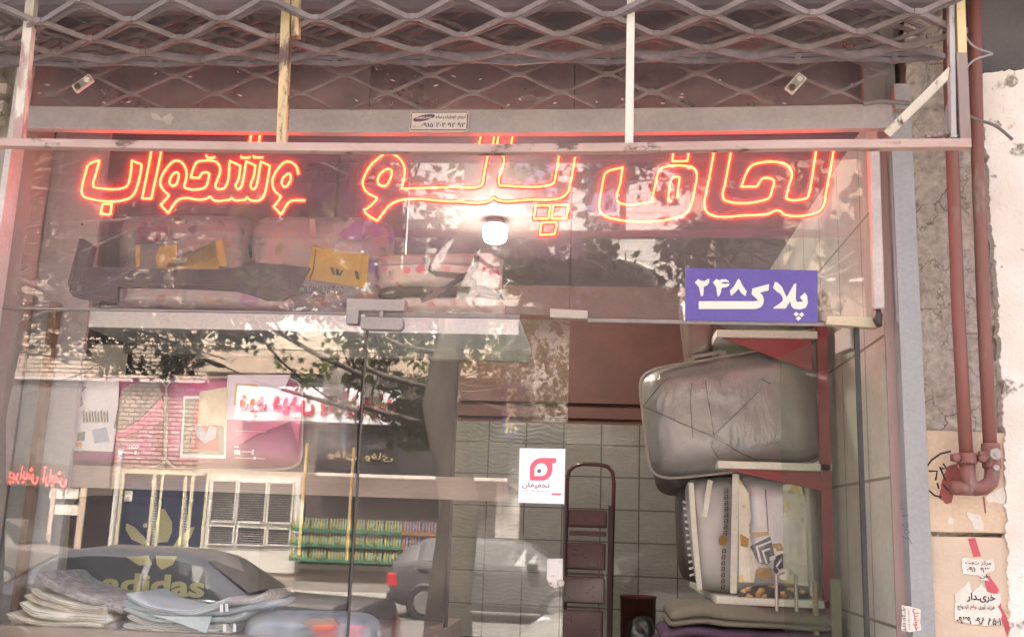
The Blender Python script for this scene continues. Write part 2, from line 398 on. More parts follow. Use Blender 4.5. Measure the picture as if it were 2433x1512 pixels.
M_greysteel = mat('grey_painted_steel', (.36, .37, .37), (.32, .33, .33), 3, .5, .1)
M_galv = mat('galvanised_steel', (.43, .385, .36), (.36, .32, .30), 5, .5, .2, metal=.15)
M_grille = mat('dull_brown_steel', (.27, .225, .215), (.17, .14, .13), 8, .55, .2)
M_rust = flaky('rusty_cream_paint', (.72, .55, .29), (.16, .095, .07), 8, .57, (1, 1, .35), .55)
M_rustpale = flaky('rusty_pale_paint', (.78, .78, .66), (.22, .13, .09), 8, .60, (1, 1, .35), .5)
M_rustbrown = flaky('rusty_brown_bar', (.52, .38, .33), (.22, .14, .11), 12, .60, (.5, 1, 1), .65, .5, (.40, .27, .22))
M_white = mat('white_board', (.86, .94, .94), (.82, .90, .90), 2, .5, .05)
M_wood = wood('oak_laminate', (.40, .31, .25), (.29, .22, .175), 22, (.5, 3, 3), .45)
M_post = wood('brown_post', (.24, .15, .09), (.16, .10, .06), 30, (4, 4, .5), .5)
M_pipe = flaky('red_oxide_pipe', (.25, .10, .08), (.32, .24, .20), 7, .60, (1, 1, .3), .55, .3, (.185, .083, .07))
M_chrome = mat('brushed_nickel', (.55, .50, .46), (.48, .43, .40), 6, .35, .1, metal=.6)
M_stone = mat('beige_stone', (.74, .59, .43), (.62, .48, .34), 4, .7, .25)
M_whitewash = flaky('whitewash', (.84, .78, .71), (.46, .39, .33), 9, .64, rough=.9, bm=1.0, grime=(.70, .62, .54))
M_black = solid('black', (.015, .014, .016), .5)
M_shadowgap = solid('dark_gap', (.03, .02, .02), .8)
M_glass_up = glass('transom_glass', .08, .13, hazecol=(.74, .62, .60))  # pinkish film paints the veiling glare into the upper glass
M_glass_clere = glass('hazed_top_glass', .02, .50, (.9, .86, .85), (.46, .355, .355))  # matte mauve film paints in the veil and dulls the reflection
M_glass = glass('window_glass', .10, .028, (.98, .99, .98), (.7, .69, .66))
M_glass_leaf = glass('door_glass', .05, .06, (.90, .94, .90), (.62, .63, .56))
M_edge = clear('glass_edge', (.86, .93, .89)); M_back = clear('glass_back', (.985, .99, .985))
M_edge_dark = solid('dark_glass_edge', (.06, .055, .055), .2)

# ------------------------------------------------------------------ ground (setting)
def struct(name, mb, m): return tag(obj(name, mb, m), kind='structure')
struct('ground', MB().box(-150, 150, -150, 60, -.6, -.30), M_asph)
struct('road', MB().box(-120, 120, -18.0, -5.2, -.29, -.15), M_asph)
struct('pavement', MB().box(-40, 40, -5.05, -.02, -.28, -.01), M_pave)
struct('kerb', MB().box(-40, 40, -5.2, -5.05, -.28, 0), M_conc)
struct('far_kerb', MB().box(-60, 60, -18.2, -18.0, -.28, .04), mat('pale_kerb', (.55, .53, .5)))
struct('far_pavement', MB().box(-60, 60, -22, -18.2, -.28, .03), mat('far_paving', (.2, .18, .17), (.14, .13, .12), 1.2))
XR = P(2119, 800, 0).x          # right reveal of the shop front
XL = P(8, 560, 0).x - .12
BACK = 3.7
struct('floor', MB().box(XL - .3, XR, .0, BACK + .2, -.2, 0), M_floor)

# ------------------------------------------------------------------ the shop's own building
zt = P(1216, 1002, BACK).z
CEIL = 3.55
shop = thing('shop_building', (0, 0, 0), 'grey plastered shop building with a deep overhang above the neon shop front', 'building')
obj('side_wall', MB().box(XR, XR + .06, .0, BACK, 0, 3.9), M_tile_side, shop)
obj('side_wall', MB().box(XL - .2, XL, .0, BACK, 0, 3.9), M_plaster, shop)
obj('tile_dado', MB().box(XL, XR, BACK, BACK + .1, 0, zt), M_tile, shop)
obj('back_wall', MB().box(XL, XR, BACK + .03, BACK + .15, zt, 3.9), M_redwall, shop)
b = MB(); b.box(XL, XR, BACK - .015, BACK + .03, zt + .045, zt + .12); b.box(XL, XR, BACK - .03, BACK + .03, zt + .165, zt + .20)
obj('wall_moulding', b, M_redwall, shop)
obj('ceiling', MB().box(XL - .2, XR + .06, .1, BACK + .15, CEIL, CEIL + .1), M_ceil, shop)
obj('roof_slab', MB().box(-30, 30, -1.0, .35, 4.25, 4.6), mat('slab_concrete', (.16, .145, .14), (.11, .10, .10), 2, .9), shop)
obj('upper_wall', MB().box(-30, 30, .0, 12, 4.6, 11.5), M_plaster, shop)
obj('lintel_wall', MB().box(XL - 3, XR + .3, .03, .3, P(1216, 95, 0).z, 4.25), mat('lintel_paint', (.26, .22, .24), (.19, .16, .175), 3), shop)
obj('rear_mass', MB().box(-30, 30, BACK + .2, 12, 0, 4.6), M_plaster, shop)
obj('side_mass', MB().box(XR + .07, 30, .25, BACK + .2, 0, 4.6), M_plaster, shop)
obj('side_mass', MB().box(-30, XL - .21, .25, BACK + .2, 0, 4.6), M_plaster, shop)

# left pier, right pier
a0, a1, _, _ = rect(-420, 30, 600, 700, -.04)
t = thing('plaster_pier', (a1 - .3, 0, 0), 'worn beige plaster pier with a white edge strip at the left of the shop front', 'pier')
obj('pier_body', MB().box(a0, a1 - .055, -.04, .24, 0, 4.24), M_plaster, t)
q0, q1 = P(33, 374, -.05), P(-4, 640, -.05)
obj('edge_strip', MB().beam([q0 + (q0 - q1) * 2.2, q1 + (q1 - q0) * 6], .03, .10), mat('white_strip', (.78, .74, .70), (.62, .58, .55), 5), t)
q = P(20, 220, -.06)
b = MB()
for k in range(9):
    c = P(-10 + random.random() * 42, 130 + k * 22, -.05); b.box(c.x - .06, c.x + .05 * random.random(), -.09 - .02 * random.random(), -.04, c.z - .03, c.z + .025)
obj('broken_brick', b, M_conc, t)

X0, X1, _, _ = rect(2172, 2480, 400, 900, -.02)
zs = P(2260, 1019, -.05).z
t = thing('concrete_pier', ((X0 + X1) / 2, 0, 0), 'rough grey concrete pier behind the two red pipes', 'pier')
b = MB(); n = 70; hz = 4.2                                    # hand-rough concrete face
V = []; Fc = []
NJ = 420
for j in range(NJ):
    for i in range(n):
        x = X0 + (X1 - X0) * i / (n - 1); z = hz * j / (NJ - 1)
        d = .030 * mnoise.noise(Vector((x * 6, z * 6, 1))) + .018 * mnoise.noise(Vector((x * 21, z * 23, 4))) + .012 * mnoise.noise(Vector((x * 55, z * 55, 9))) + .006 * mnoise.noise(Vector((x * 110, z * 110, 5)))
        V.append((x, -.03 - d, z))
for j in range(NJ - 1):
    for i in range(n - 1): Fc.append((j*n+i, j*n+i+1, (j+1)*n+i+1, (j+1)*n+i))
b.add(V, Fc); b.box(X0, X1, .03, .24, 0, hz)
obj('pier_face', b, M_conc, t, smooth=True)

def ragged(pts, amp, seed, step=9):
    out = []
    for (a, c), (d, e) in zip(pts, pts[1:] + pts[:1]):
        L = math.hypot(d - a, e - c); k = max(1, int(L / step))
        for i in range(k):
            f = i / k; x, y = a + (d - a) * f, c + (e - c) * f
            if 0 < i: x += amp * mnoise.noise(Vector((x * .06, y * .06, seed))) + amp * .6 * mnoise.noise(Vector((x * .2, y * .2, seed + 3))); y += amp * mnoise.noise(Vector((x * .06, y * .06, seed + 9)))
            out.append((x, y))
    return out
# whitewashed wall with its ragged edge
pts = ragged([(2331, 178), (2380, 168), (2432, 163), (5200, 60), (5200, 2600), (2412, 2600), (2398, 1500), (2385, 1040), (2380, 900), (2366, 640), (2352, 500), (2346, 380), (2336, 300)], 7, 2.2, 4)
ww = obj('whitewashed_wall', MB().ppoly(pts, -.085, .05), M_whitewash)
tag(ww, 'bright whitewashed wall coat with a ragged torn edge at the far right', 'wall')
ds = MB().pbox(2300, 5200, -140, 235, -.070, -.03)  # dark panel put in as the shade under the overhang
tag(obj('overhang_shade', ds, mat('overhang_shade_grey', (.13, .125, .13), (.075, .075, .08), 2, .7)), 'dark grey panel painted as the shade under the overhang above the whitewashed wall', 'shade panel')

# stone slabs at the foot of the pier
b = MB(); b.ppoly([(2187, 1020), (2398, 1028), (2404, 1266), (2192, 1262)], -.072, .04)
s1 = obj('stone_slab', b, M_stone, bevel=.004)
tag(s1, 'upper beige stone slab behind the pipe bend, with a black circle scrawled on it', 'stone slab', 'stone slabs on the pier')
b = MB(); b.ppoly([(2192, 1272), (2404, 1276), (2420, 2200), (2206, 2200)], -.072, .04)
s2 = obj('stone_slab', b, flaky('worn_stone', (.70, .56, .42), (.45, .34, .25), 5, .62, rough=.75, bm=.4), bevel=.004)
tag(s2, 'lower beige stone slab covered with torn flyers and a red paint stroke', 'stone slab', 'stone slabs on the pier')
M_ink = solid('black_ink', (.03, .028, .035), .7); M_redp = mat('red_spray', (.62, .10, .14), (.5, .08, .1), 8, .6); M_paper = mat('poster_paper', (.80, .76, .68), (.70, .65, .57), 12, .8)
b = MB()
for arc in ([(2258, 1071), (2235, 1076), (2212, 1092), (2196, 1115), (2194, 1138), (2202, 1160), (2220, 1176), (2236, 1179)], [(2206, 1118), (2226, 1118), (2222, 1140)], [(2232, 1108), (2246, 1140)], [(2240, 1100), (2248, 1112), (2236, 1112)], [(2226, 1146), (2230, 1160)], [(2240, 1150), (2252, 1164)]):
    b.tube([P(x, y, -.073) for x, y in arc], .0035, 4)
obj('scrawl', b, M_ink, s1)
b = MB(); b.ppoly(ragged([(2228, 1180), (2250, 1108), (2276, 1100), (2282, 1135), (2262, 1186), (2250, 1196)], 6, 5, 6), -.0735, .0015)
b.ppoly([(2334, 1178), (2338, 1178), (2342, 1218), (2339, 1218)], -.0735, .0015)
obj('red_stain', b, mat('red_stain', (.36, .10, .08)), s1)
for k_, q_ in enumerate(([(2340, 1180), (2392, 1150), (2392, 1196), (2350, 1192)], [(2295, 1215), (2330, 1222), (2336, 1258), (2312, 1254)], [(2252, 1222), (2266, 1232), (2262, 1244), (2250, 1240)])): obj('torn_paper', MB().ppoly(ragged(q_, 5, 8 + k_, 6), -.0735, .0015), M_paper, s1)
pass
b = MB()
b.ppoly([(2299, 1278), (2316, 1276), (2330, 1320), (2312, 1322)], -.0735, .001); b.ppoly(ragged([(2340, 1368), (2350, 1366), (2372, 1400), (2378, 1440), (2420, 1530), (2404, 1540), (2368, 1440), (2344, 1400)], 5, 4, 8), -.0735, .001)
obj('paint_stroke', b, M_redp, s2)
fl = obj('torn_flyer', MB().ppoly(ragged([(2268, 1410), (2292, 1390), (2300, 1378), (2310, 1408), (2330, 1380), (2344, 1404), (2376, 1408), (2378, 1424), (2370, 1440), (2380, 1460), (2378, 1482), (2330, 1484), (2268, 1474)], 4, 6, 6), -.0760, .0022), M_paper)
tag(fl, 'torn white flyer with a long black phone number on the lower stone slab', 'flyer')
b = MB()
pletters(b, 'خریـدار', 2296, 2364, 1407, 1430, -.0768, bold=.03, th=.0005, fa=True)
pletters(b, 'فرزند آوری', 2324, 2362, 1434, 1448, -.0768, bold=.02); pletters(b, 'ازدواج', 2274, 2300, 1434, 1448, -.0768, bold=.02)
pletters(b, '۰۹۳۹ ۶۹۸ ۸۵۰۱', 2272, 2377, 1460, 1482, -.0768, bold=.03, fa=False)
obj('printed_text', b, M_ink, fl)
b = MB(); pletters(b, 'وام', 2304, 2320, 1434, 1448, -.0768, bold=.03); obj('red_word', b, M_redp, fl)
f2 = obj('torn_flyer', MB().ppoly(ragged([(2284, 1326), (2358, 1326), (2362, 1352), (2340, 1362), (2350, 1380), (2330, 1378), (2322, 1364), (2286, 1362)], 4, 3, 6), -.0760, .0022), M_paper)
tag(f2, 'smaller ripped flyer of blurred print above the phone number flyer', 'flyer')
b = MB(); pletters(b, 'مرکز ثبت', 2292, 2354, 1330, 1342, -.0768, bold=.02); pletters(b, '۰۹۱  ۹۳', 2296, 2350, 1344, 1358, -.0768, bold=.02, fa=False); pletters(b, 'فن', 2328, 2346, 1362, 1374, -.0768, bold=.02)
obj('printed_text', b, M_ink, f2)

# gas pipes
def pipe_pt(x, y): return P(x, y, -.16)
t = thing('gas_pipe', pipe_pt(2300, 1150), 'pair of red painted gas pipes joined by a bend at the foot of the pier', 'gas pipe')
lp = [pipe_pt(2253, -60), pipe_pt(2256, 200), pipe_pt(2262, 380), pipe_pt(2276, 740), pipe_pt(2297, 1120)]
rp = [pipe_pt(2313, -60), pipe_pt(2316, 120), pipe_pt(2322, 380), pipe_pt(2336, 740), pipe_pt(2354, 1110)]
obj('riser', MB().tube(lp, .0265, 16), M_pipe, t, smooth=True)
obj('riser', MB().tube(rp, .0265, 16), M_pipe, t, smooth=True)
b = MB(); c0, c1 = pipe_pt(2299, 1152), pipe_pt(2356, 1128)
bend = [pipe_pt(2297, 1100), pipe_pt(2298, 1130), pipe_pt(2303, 1150), pipe_pt(2318, 1160), pipe_pt(2336, 1158), pipe_pt(2352, 1146), pipe_pt(2357, 1126), pipe_pt(2356, 1096)]
b.tube(bend, .030, 16); b.tube([pipe_pt(2258, 1158), pipe_pt(2310, 1160)], .028, 14)
obj('bend', b, M_pipe, t, smooth=True)
def flange(px, py):
    b = MB(); c = pipe_pt(px, py); b.lathe([(.034, -.022), (.040, -.018), (.040, .018), (.034, .022)], c, 'Z', 18)
    for sg in (-1, 1): b.lathe([(.014, -.04), (.017, -.035), (.017, -.012), (.014, -.008)], c + Vector((sg * .052, .0, 0)), 'Y', 12); b.box(c.x + sg * .052 - .016, c.x + sg * .03 + .016 * sg, c.y - .03, c.y - .012, c.z - .014, c.z + .014)
    return b
obj('flange', flange(2296, 1088), M_pipe, t, smooth=False)
b = MB(); c = pipe_pt(2354, 1082); b.lathe([(.033, -.05), (.036, -.045), (.036, .045), (.033, .05)], c, 'Z', 18); b.box(c.x - .055, c.x - .02, c.y - .035, c.y - .01, c.z - .015, c.z + .015)
vv = obj('valve', b, M_pipe, t)
b = MB(); b.lathe([(.022, -.055), (.024, -.05), (.024, -.03), (.022, -.02)], c + Vector((0, 0, .004)), 'Y', 18); b.lathe([(.010, -.062), (.010, -.05)], c + Vector((0, 0, .004)), 'Y', 12); b.lathe([(.012, -.05), (.012, -.03)], c + Vector((0, 0, -.05)), 'Y', 12)
obj('valve_cap', b, M_galv, vv)

# steel upright, shutter guide
su = MB(); su.beam([P(2147, 150, -.10), P(2147 + .044 * 1500, 1650, -.10)], .104, .10)
u1, u2 = P(2119, 250, -.06), P(2129, 1512, -.06)
t = thing('steel_upright', P(2150, 1400, -.08), 'smooth grey painted steel upright between the shop front and the concrete pier', 'upright')
def vstrip(mb, xa, xb, ytop, Ya, Yb):            # upright board: x given at row 360
    A, B = P(xa, 360, Ya), P(xb, 360, Ya); mb.box(A.x, B.x, Ya, Yb, 0, P(xa, ytop, Ya).z); return mb
obj('upright_body', vstrip(MB(), 2119, 2168, 245, -.10, .0), M_greysteel, t)
b = MB(); pletters(b, '۲۵۶', 2140, 2150, 1240, 1262, -.1012, th=.0005, fa=False)
z_a, z_b = P(2150, 1240, -.1), P(2160, 1300, -.1)
b = MB(); b.tube([P(2134, 1200, -.101), P(2142, 1196, -.101), P(2138, 1210, -.101), P(2148, 1206, -.101)], .0016, 4); b.tube([P(2142, 1224, -.101), P(2158, 1222, -.101)], .0016, 4); b.tube([P(2152 + 6 * math.cos(a / 2), 1246 + 5 * math.sin(a / 2), -.101) for a in range(13)], .0014, 4); b.tube([P(2154 + 6 * math.cos(a / 2), 1262 + 5 * math.sin(a / 2), -.101) for a in range(13)], .0014, 4); b.tube([P(2142, 1272, -.101), P(2160, 1280, -.101), P(2154, 1270, -.101), P(2166, 1290, -.101)], .0016, 4)
obj('pencil_scrawl', b, solid('pencil', (.12, .16, .2)), t)
b = MB(); vstrip(b, 2112, 2117, 245, -.05, .02); obj('dark_joint', b, M_shadowgap, t)
sk = obj('pasted_sticker', MB().ppoly(ragged([(2141, 1436), (2172, 1442), (2186, 1446), (2187, 1496), (2160, 1500), (2142, 1496)], 2.5, 7, 6), -.1035, .002), M_paper)
tag(sk, 'small white sticker pasted sideways low on the grey steel upright', 'sticker')
def side_letters(name, s, x0, x1, y0, y1, Y, m, parent, **k):   # writing turned a quarter, reading downwards
    b0 = MB(); A, B, C, D = rect(x0, x1, y0, y1, Y); cx_, cz_ = (A + B) / 2, (C + D) / 2; hw, hh = (B - A) / 2, (D - C) / 2
    letters(b0, s, -hh, hh, -hw, hw, Y, **k); bb = MB(); bb.add([(cx_ + v.z, Y, cz_ - v.x) for v in b0.v], b0.f); return obj(name, bb, m, parent)
side_letters('red_word', 'خوشدل', 2168, 2184, 1445, 1496, -.1042, M_redp, sk, bold=.03)
side_letters('printed_text', '۰۹۳۵۷۰۱۱۲۴', 2143, 2153, 1440, 1498, -.1042, M_ink, sk, bold=.02, fa=False)
side_letters('small_print', 'مرجع خرید و فروش', 2155, 2163, 1444, 1494, -.1042, M_ink, sk)
t = thing('shutter_guide', P(2090, 730, -.02), 'pale vertical shutter guide rail beside the glass at the right', 'guide rail')
b = MB(); b.beam([P(2074, 352, -.05), P(2086, 735, -.05)], .045, .05); obj('guide_tube', b, mat('pale_rail', (.62, .57, .53), (.5, .45, .42), 6, .5), t, bevel=.008)
b = MB(); vstrip(b, 2086, 2110, 245, -.02, .0); obj('back_strip', b, flaky('pink_primer', (.46, .33, .30), (.35, .26, .23), 5, .6, (1, 1, .3)), t)
b = MB(); b.tube([P(2086, 735, -.05), P(2088, 748, -.05), P(2084, 760, -.05), P(2089, 776, -.05)], [.01, .016, .02, .012], 8); obj('guide_foot', b, solid('dark_iron', (.05, .045, .045), .5), t, smooth=True)

# ------------------------------------------------------------------ glass panes
def pane(x0, x1, ytop, ybot, Y, m, name, label, cat, edge=None, group=None, th=.008):
    a, b_, c, d = rect(x0, x1, ytop, ybot, Y); mb = MB().box(a, b_, Y, Y + th, c, d, 1); mb.m[2] = 0; mb.m[4] = 2
    return tag(obj(name, mb, [m, edge or M_edge, M_back]), label, cat, group)
G = 'panes of the fixed upper glazing'
pane(-30, 864, 291, 733, 0, M_glass_up, 'transom_pane', 'upper glass pane at the left, before the grey flowered bags and unlit letter', 'glass pane', group=G)
pane(866, 1356, 291, 745, 0, M_glass_up, 'transom_pane', 'middle upper glass pane in front of the lit bulb and the flowered handbag pack', 'glass pane', group=G)
pane(1358, 2064, 291, 758, 0, M_glass_up, 'transom_pane', 'upper glass pane at the right that carries the blue number plate', 'glass pane', group=G)
G2 = 'hazed top panes behind the lattice'
pane(-30, 880, 96, 289, 0, M_glass_clere, 'top_pane', 'top pane with painted glare haze at the left, above the grey rail', 'glass pane', group=G2)
pane(882, 1364, 96, 289, 0, M_glass_clere, 'top_pane', 'top pane with painted glare haze above the small riveted plaque', 'glass pane', group=G2)
pane(1366, 2064, 96, 289, 0, M_glass_clere, 'top_pane', 'top pane with painted glare haze at the right, near the brace', 'glass pane', group=G2)
pane(-60, 838, 741, 1700, 0, M_glass, 'display_window', 'large fixed display window in front of the blanket packs', 'window')
rnd_ = random.Random(5)
for o_, (xa, xb) in zip([o for o in COL.objects if o.name.startswith('top_pane')], ((90, 860), (890, 1350), (1380, 2040))):
    for k in range(9):
        x, y = rnd_.uniform(xa, xb), rnd_.uniform(160, 250); dx, dy = rnd_.uniform(3, 8), rnd_.uniform(-2, 2)
        obj('paint_fleck', MB().ppoly([(x - dx, y - dy), (x, y - 1.5 - rnd_.random()), (x + dx, y + dy), (x + 1, y + 1.5 + rnd_.random())], -.003, .002), solid('fleck', (.75, .70, .66), .6), o_)
# closed door leaf, its free edge standing 2 cm out of the wall's plane
hx = P(852, 1100, 0).x; fx = P(1346, 1100, 0).x; zt_ = P(1100, 757, 0).z
DOOR_A = R(-1.2)
def door_pt(x, y=0.0, z=0.0): return Vector((hx + (x - hx) * math.cos(DOOR_A) - y * math.sin(DOOR_A), (x - hx) * math.sin(DOOR_A) + y * math.cos(DOOR_A), z))
t = thing('glass_door', (hx, 0, 0), 'closed frameless glass door leaf with a small white notice on it', 'door')
b = MB(); b.box(hx, fx, 0, .010, .02, zt_, 1); b.m[2] = 0; b.m[4] = 2; b.v = [door_pt(v.x, v.y, v.z) for v in b.v]
obj('door_pane', b, [M_glass, M_edge, M_back], t)
b = MB(); b.box(hx - .005, hx + .004, -.002, .012, .02, zt_); b.v = [door_pt(v.x, v.y, v.z) for v in b.v]; obj('dark_seal', b, M_edge_dark, t)
b = MB(); b.ppoly([(1299, 1326), (1336, 1326), (1336, 1380), (1330, 1392), (1318, 1397), (1306, 1390), (1298, 1374)], -.045, .05)
lk = obj('lock_plate', b, flaky('worn_lock_paint', (.72, .68, .62), (.40, .24, .13), 24, .58), t, bevel=.004)
b = MB(); c = P(1332, 1384, -.05); b.lathe([(.012, -.014), (.016, -.01), (.016, .01)], c, 'Y', 14); obj('lock_cylinder', b, M_chrome, lk)
# top patch fittings
t = thing('patch_fitting', P(890, 745, -.02), 'bulky L shaped metal patch fitting at the top hinge of the closed glass door', 'fitting')
obj('upper_plate', MB().ppoly([(823, 708), (962, 711), (959, 738), (852, 737), (850, 769), (821, 768)], -.028, .05), M_galv, t, bevel=.004)
obj('lower_plate', MB().ppoly([(856, 751), (957, 753), (957, 776), (948, 784), (856, 781)], -.032, .05), M_galv, t, bevel=.006)
obj('pivot', MB().pbox(902, 910, 737, 752, -.02, .005), M_galv, t)
tag(obj('patch_fitting', MB().ppoly([(1306, 732), (1396, 737), (1395, 757), (1306, 753)], -.026, .045), mat('beige_fitting', (.55, .47, .40), (.47, .40, .34), 5, .5), bevel=.003), 'small plain beige clamp fitting below the lit word with three square dots', 'fitting')
hb = MB(); hb.ppoly([(1966, 750), (2086, 752), (2086, 778), (1962, 770)], -.03, .05)
tag(obj('header_clamp', hb, flaky('cream_clamp', (.62, .53, .36), (.45, .36, .26), 9, .66), bevel=.003), 'cream clamp block at the header beside the number plate and guide rail', 'fitting')
hd = MB()
for xa, xb, ya, yb in ((866, 1234, 743, 753), (1396, 1962, 760, 769), (-60, 822, 734, 739)): hd.pbox(xa, xb, ya, yb, -.004, .012)
tag(obj('header_channel', hd, mat('dull_alloy', (.33, .29, .28), (.26, .23, .22), 5, .45, metal=.2)), 'thin dull metal channel between the upper panes and the door opening', 'glazing channel')

# open door leaf at the right
hp = P(2043, 1100, 0); zt2 = P(2041, 772, 0).z
best = min((abs(proj(Vector((hp.x - .86 * math.cos(a), .86 * math.sin(a), 1.7)))[0] - 1860), a) for a in [R(k * .5) for k in range(60, 175)])[1]
def leaf_pt(s, y, z): return Vector((hp.x - s * math.cos(best) + y * math.sin(best), s * math.sin(best) + y * math.cos(best), z))
t = thing('open_glass_door', (hp.x, 0, 0), 'greenish glass door leaf standing open into the shop in front of the red rack', 'door')
b = MB(); b.box(0, .86, 0, .010, .02, zt2, 0); b.m[2] = 1; b.m[4] = 0
b.m = [1, 1, 0, 1, 1, 1]; b.v = [leaf_pt(v.x, v.y, v.z) for v in b.v]; obj('leaf_pane', b, [M_glass_leaf, M_edge], t)
b = MB(); b.box(-.006, .010, -.004, .014, .02, zt2); b.v = [leaf_pt(v.x, v.y, v.z) for v in b.v]; obj('leaf_edge', b, mat('dark_green_edge', (.07, .07, .065), (.05, .05, .047), 2, .7), t)
b = MB(); b.box(.02, .17, -.018, .028, zt2 - .10, zt2); b.v = [leaf_pt(v.x, v.y, v.z) for v in b.v]; obj('top_patch', b, M_galv, t, bevel=.004)
hh = P(1862, 1400, leaf_pt(.84, 0, 0).y)
b = MB()
for sg in (-1, 1):
    b.tube([leaf_pt(.83, .05 * sg, hh.z - .10), leaf_pt(.83, .05 * sg, hh.z + .07), leaf_pt(.83, .012 * sg, hh.z + .085)], .009, 10)
    b.lathe([(.028, -.004), (.028, .004)], leaf_pt(.83, .012 * sg, hh.z + .075), 'Y', 16)
obj('handle', b, M_chrome, t, smooth=False)

# ------------------------------------------------------------------ roller grille
YG = -.15
pitch = (P(1270 / 3.842 + 150, 380, YG).x - P(500 / 3.842 + 150, 380, YG).x)     # one diamond
gz0 = P(1216, 262, YG).z; gz1 = P(1216, 128, YG).z
gx0 = P(62, 250, YG).x; gx1 = P(2120, 250, YG).x
t = thing('roller_grille', ((gx0 + gx1) / 2, YG, gz0), 'rolled up diamond lattice shutter with its flat grey bottom rail', 'shutter')
RAD = .30; hrow = .088
def on_sheet(x, s, off=0.0):
    top = gz1 - gz0
    if s <= top: return Vector((x, YG - off, gz0 + s))
    a = (s - top) / RAD; r_ = RAD + off
    return Vector((x, YG - RAD + r_ * math.cos(a) , gz1 + r_ * math.sin(a))) if False else Vector((x, YG - r_ * (1 - math.cos(a)) * 1.0 - off * 0, gz1 + r_ * math.sin(a)))
def zigzag(mb, s_mid, phase, off, rad, x0, x1, fn):
    pts = []; k0 = int(x0 / (pitch / 2)) - 1; k1 = int(x1 / (pitch / 2)) + 1
    for k in range(k0, k1 + 1):
        xk = k * pitch / 2; sg = 1 if (k + phase) % 2 else -1
        for dx in (-.12, .12):
            x = xk + dx * pitch / 2
            if x0 <= x <= x1: pts.append(fn(x, s_mid + sg * (hrow / 2 - .006), off))
    mb.beam(pts, rad * 1.8, rad * .7)
b = MB(); k = 0; s = hrow * .5 - .004; mids = []
while s < gz1 - gz0 + .02: zigzag(b, s, k, 0, .0072, gx0, gx1, on_sheet); mids.append((s, k)); s += hrow; k += 1
obj('lattice', b, M_grille, t)
# the rolled part: turns of lattice wound on a drum in front of the glass head
cy = YG - RAD * .95; cz = P(1216, 132, cy).z + RAD
def on_roll(x, s, off=0.0):
    r_ = RAD - off; a = s / RAD
    return Vector((x, cy + r_ * math.sin(a) * 1.0, cz - r_ * math.cos(a)))
gxa, gxb = P(-60, 60, YG).x, P(2215, 60, YG).x
b = MB()
for turn, off in ((0, 0.0), (1, .022)):
    for kk in range(-6, 8): zigzag(b, kk * hrow * .98 + turn * .028, kk, off, .0118 - turn * .0018, gxa, gxb, on_roll)
obj('rolled_lattice', b, M_grille, t)
b = MB()
for kk in range(-6, 8):
    for j in range(int(gxa / (pitch / 2)), int(gxb / (pitch / 2)) + 1):
        if (j + kk) % 2:
            c = on_roll(j * pitch / 2, (kk + .5) * hrow * .98); b.box(c.x - .011, c.x + .011, c.y - .012, c.y + .010, c.z - .012, c.z + .012)
obj('lattice_clip', b, M_grille, t)['kind'] = 'stuff'
b = MB(); b.tube([(gxa, cy, cz), (gxb, cy, cz)], .09, 14); obj('drum', b, mat('drum_steel', (.24, .21, .225), (.17, .15, .16), 4, .6), t)
rail_pts = [P(x, y, YG - .02) for x, y in ((52, 282), (400, 288), (850, 292.5), (1350, 292), (1800, 286), (2118, 279))]
obj('bottom_rail', MB().beam(rail_pts, P(1000, 263, YG).z - P(1000, 318, YG).z, .045), M_galv, t, bevel=.003)
b = MB(); b.ppoly(ragged([(358, 268), (372, 270), (384, 282), (404, 268), (412, 280), (404, 298), (386, 286), (364, 284)], 3, 2, 6), YG - .0445, .002)
obj('torn_paper', b, mat('torn_scrap', (.62, .56, .52)), t)
def lockplate(px, py, ang, lab):
    Y = YG - .035; c = P(px, py, Y); L_, W_ = .050, .023; ca, sa = math.cos(ang), math.sin(ang)
    tr = lambda u, v, d=0: Vector((c.x + u * ca - v * sa, Y + d, c.z + u * sa + v * ca))
    t2 = thing('grille_lock', c, lab, 'lock', 'lock plates on the shutter lattice')
    outl = lambda l, w_: [tr(-l, -w_ + .005), tr(-l + .005, -w_), tr(l - .005, -w_), tr(l, -w_ + .005), tr(l, w_ - .005), tr(l - .005, w_), tr(-l + .005, w_), tr(-l, w_ - .005)]
    obj('plate', MB().prism(outl(L_, W_)[::-1], (0, .012, 0)), solid('lock_rim', (.72, .68, .60), .35, .2), t2)
    obj('inset', MB().prism([p - Vector((0, .002, 0)) for p in outl(L_ - .006, W_ - .006)[::-1]], (0, .003, 0)), mat('lock_face', (.52, .50, .42), (.40, .38, .32), 9, .3, metal=.3), t2)
    b = MB(); b.lathe([(.012, -.010), (.013, -.008), (.013, .002)], tr(.026, 0, 0), 'Y', 16); obj('knob', b, solid('lock_knob', (.80, .76, .64), .3), t2)
    b = MB(); b.lathe([(.014, -.008), (.014, .002)], tr(-.026, 0, 0), 'Y', 16); obj('keyhole', b, solid('keyhole_brass', (.14, .11, .08), .35, .4), t2)
lockplate(196, 198, R(38), 'tilted metal lock plate on the lattice near the left post')
lockplate(1890, 198, R(50), 'steeply tilted metal lock plate on the lattice near the diagonal brace')

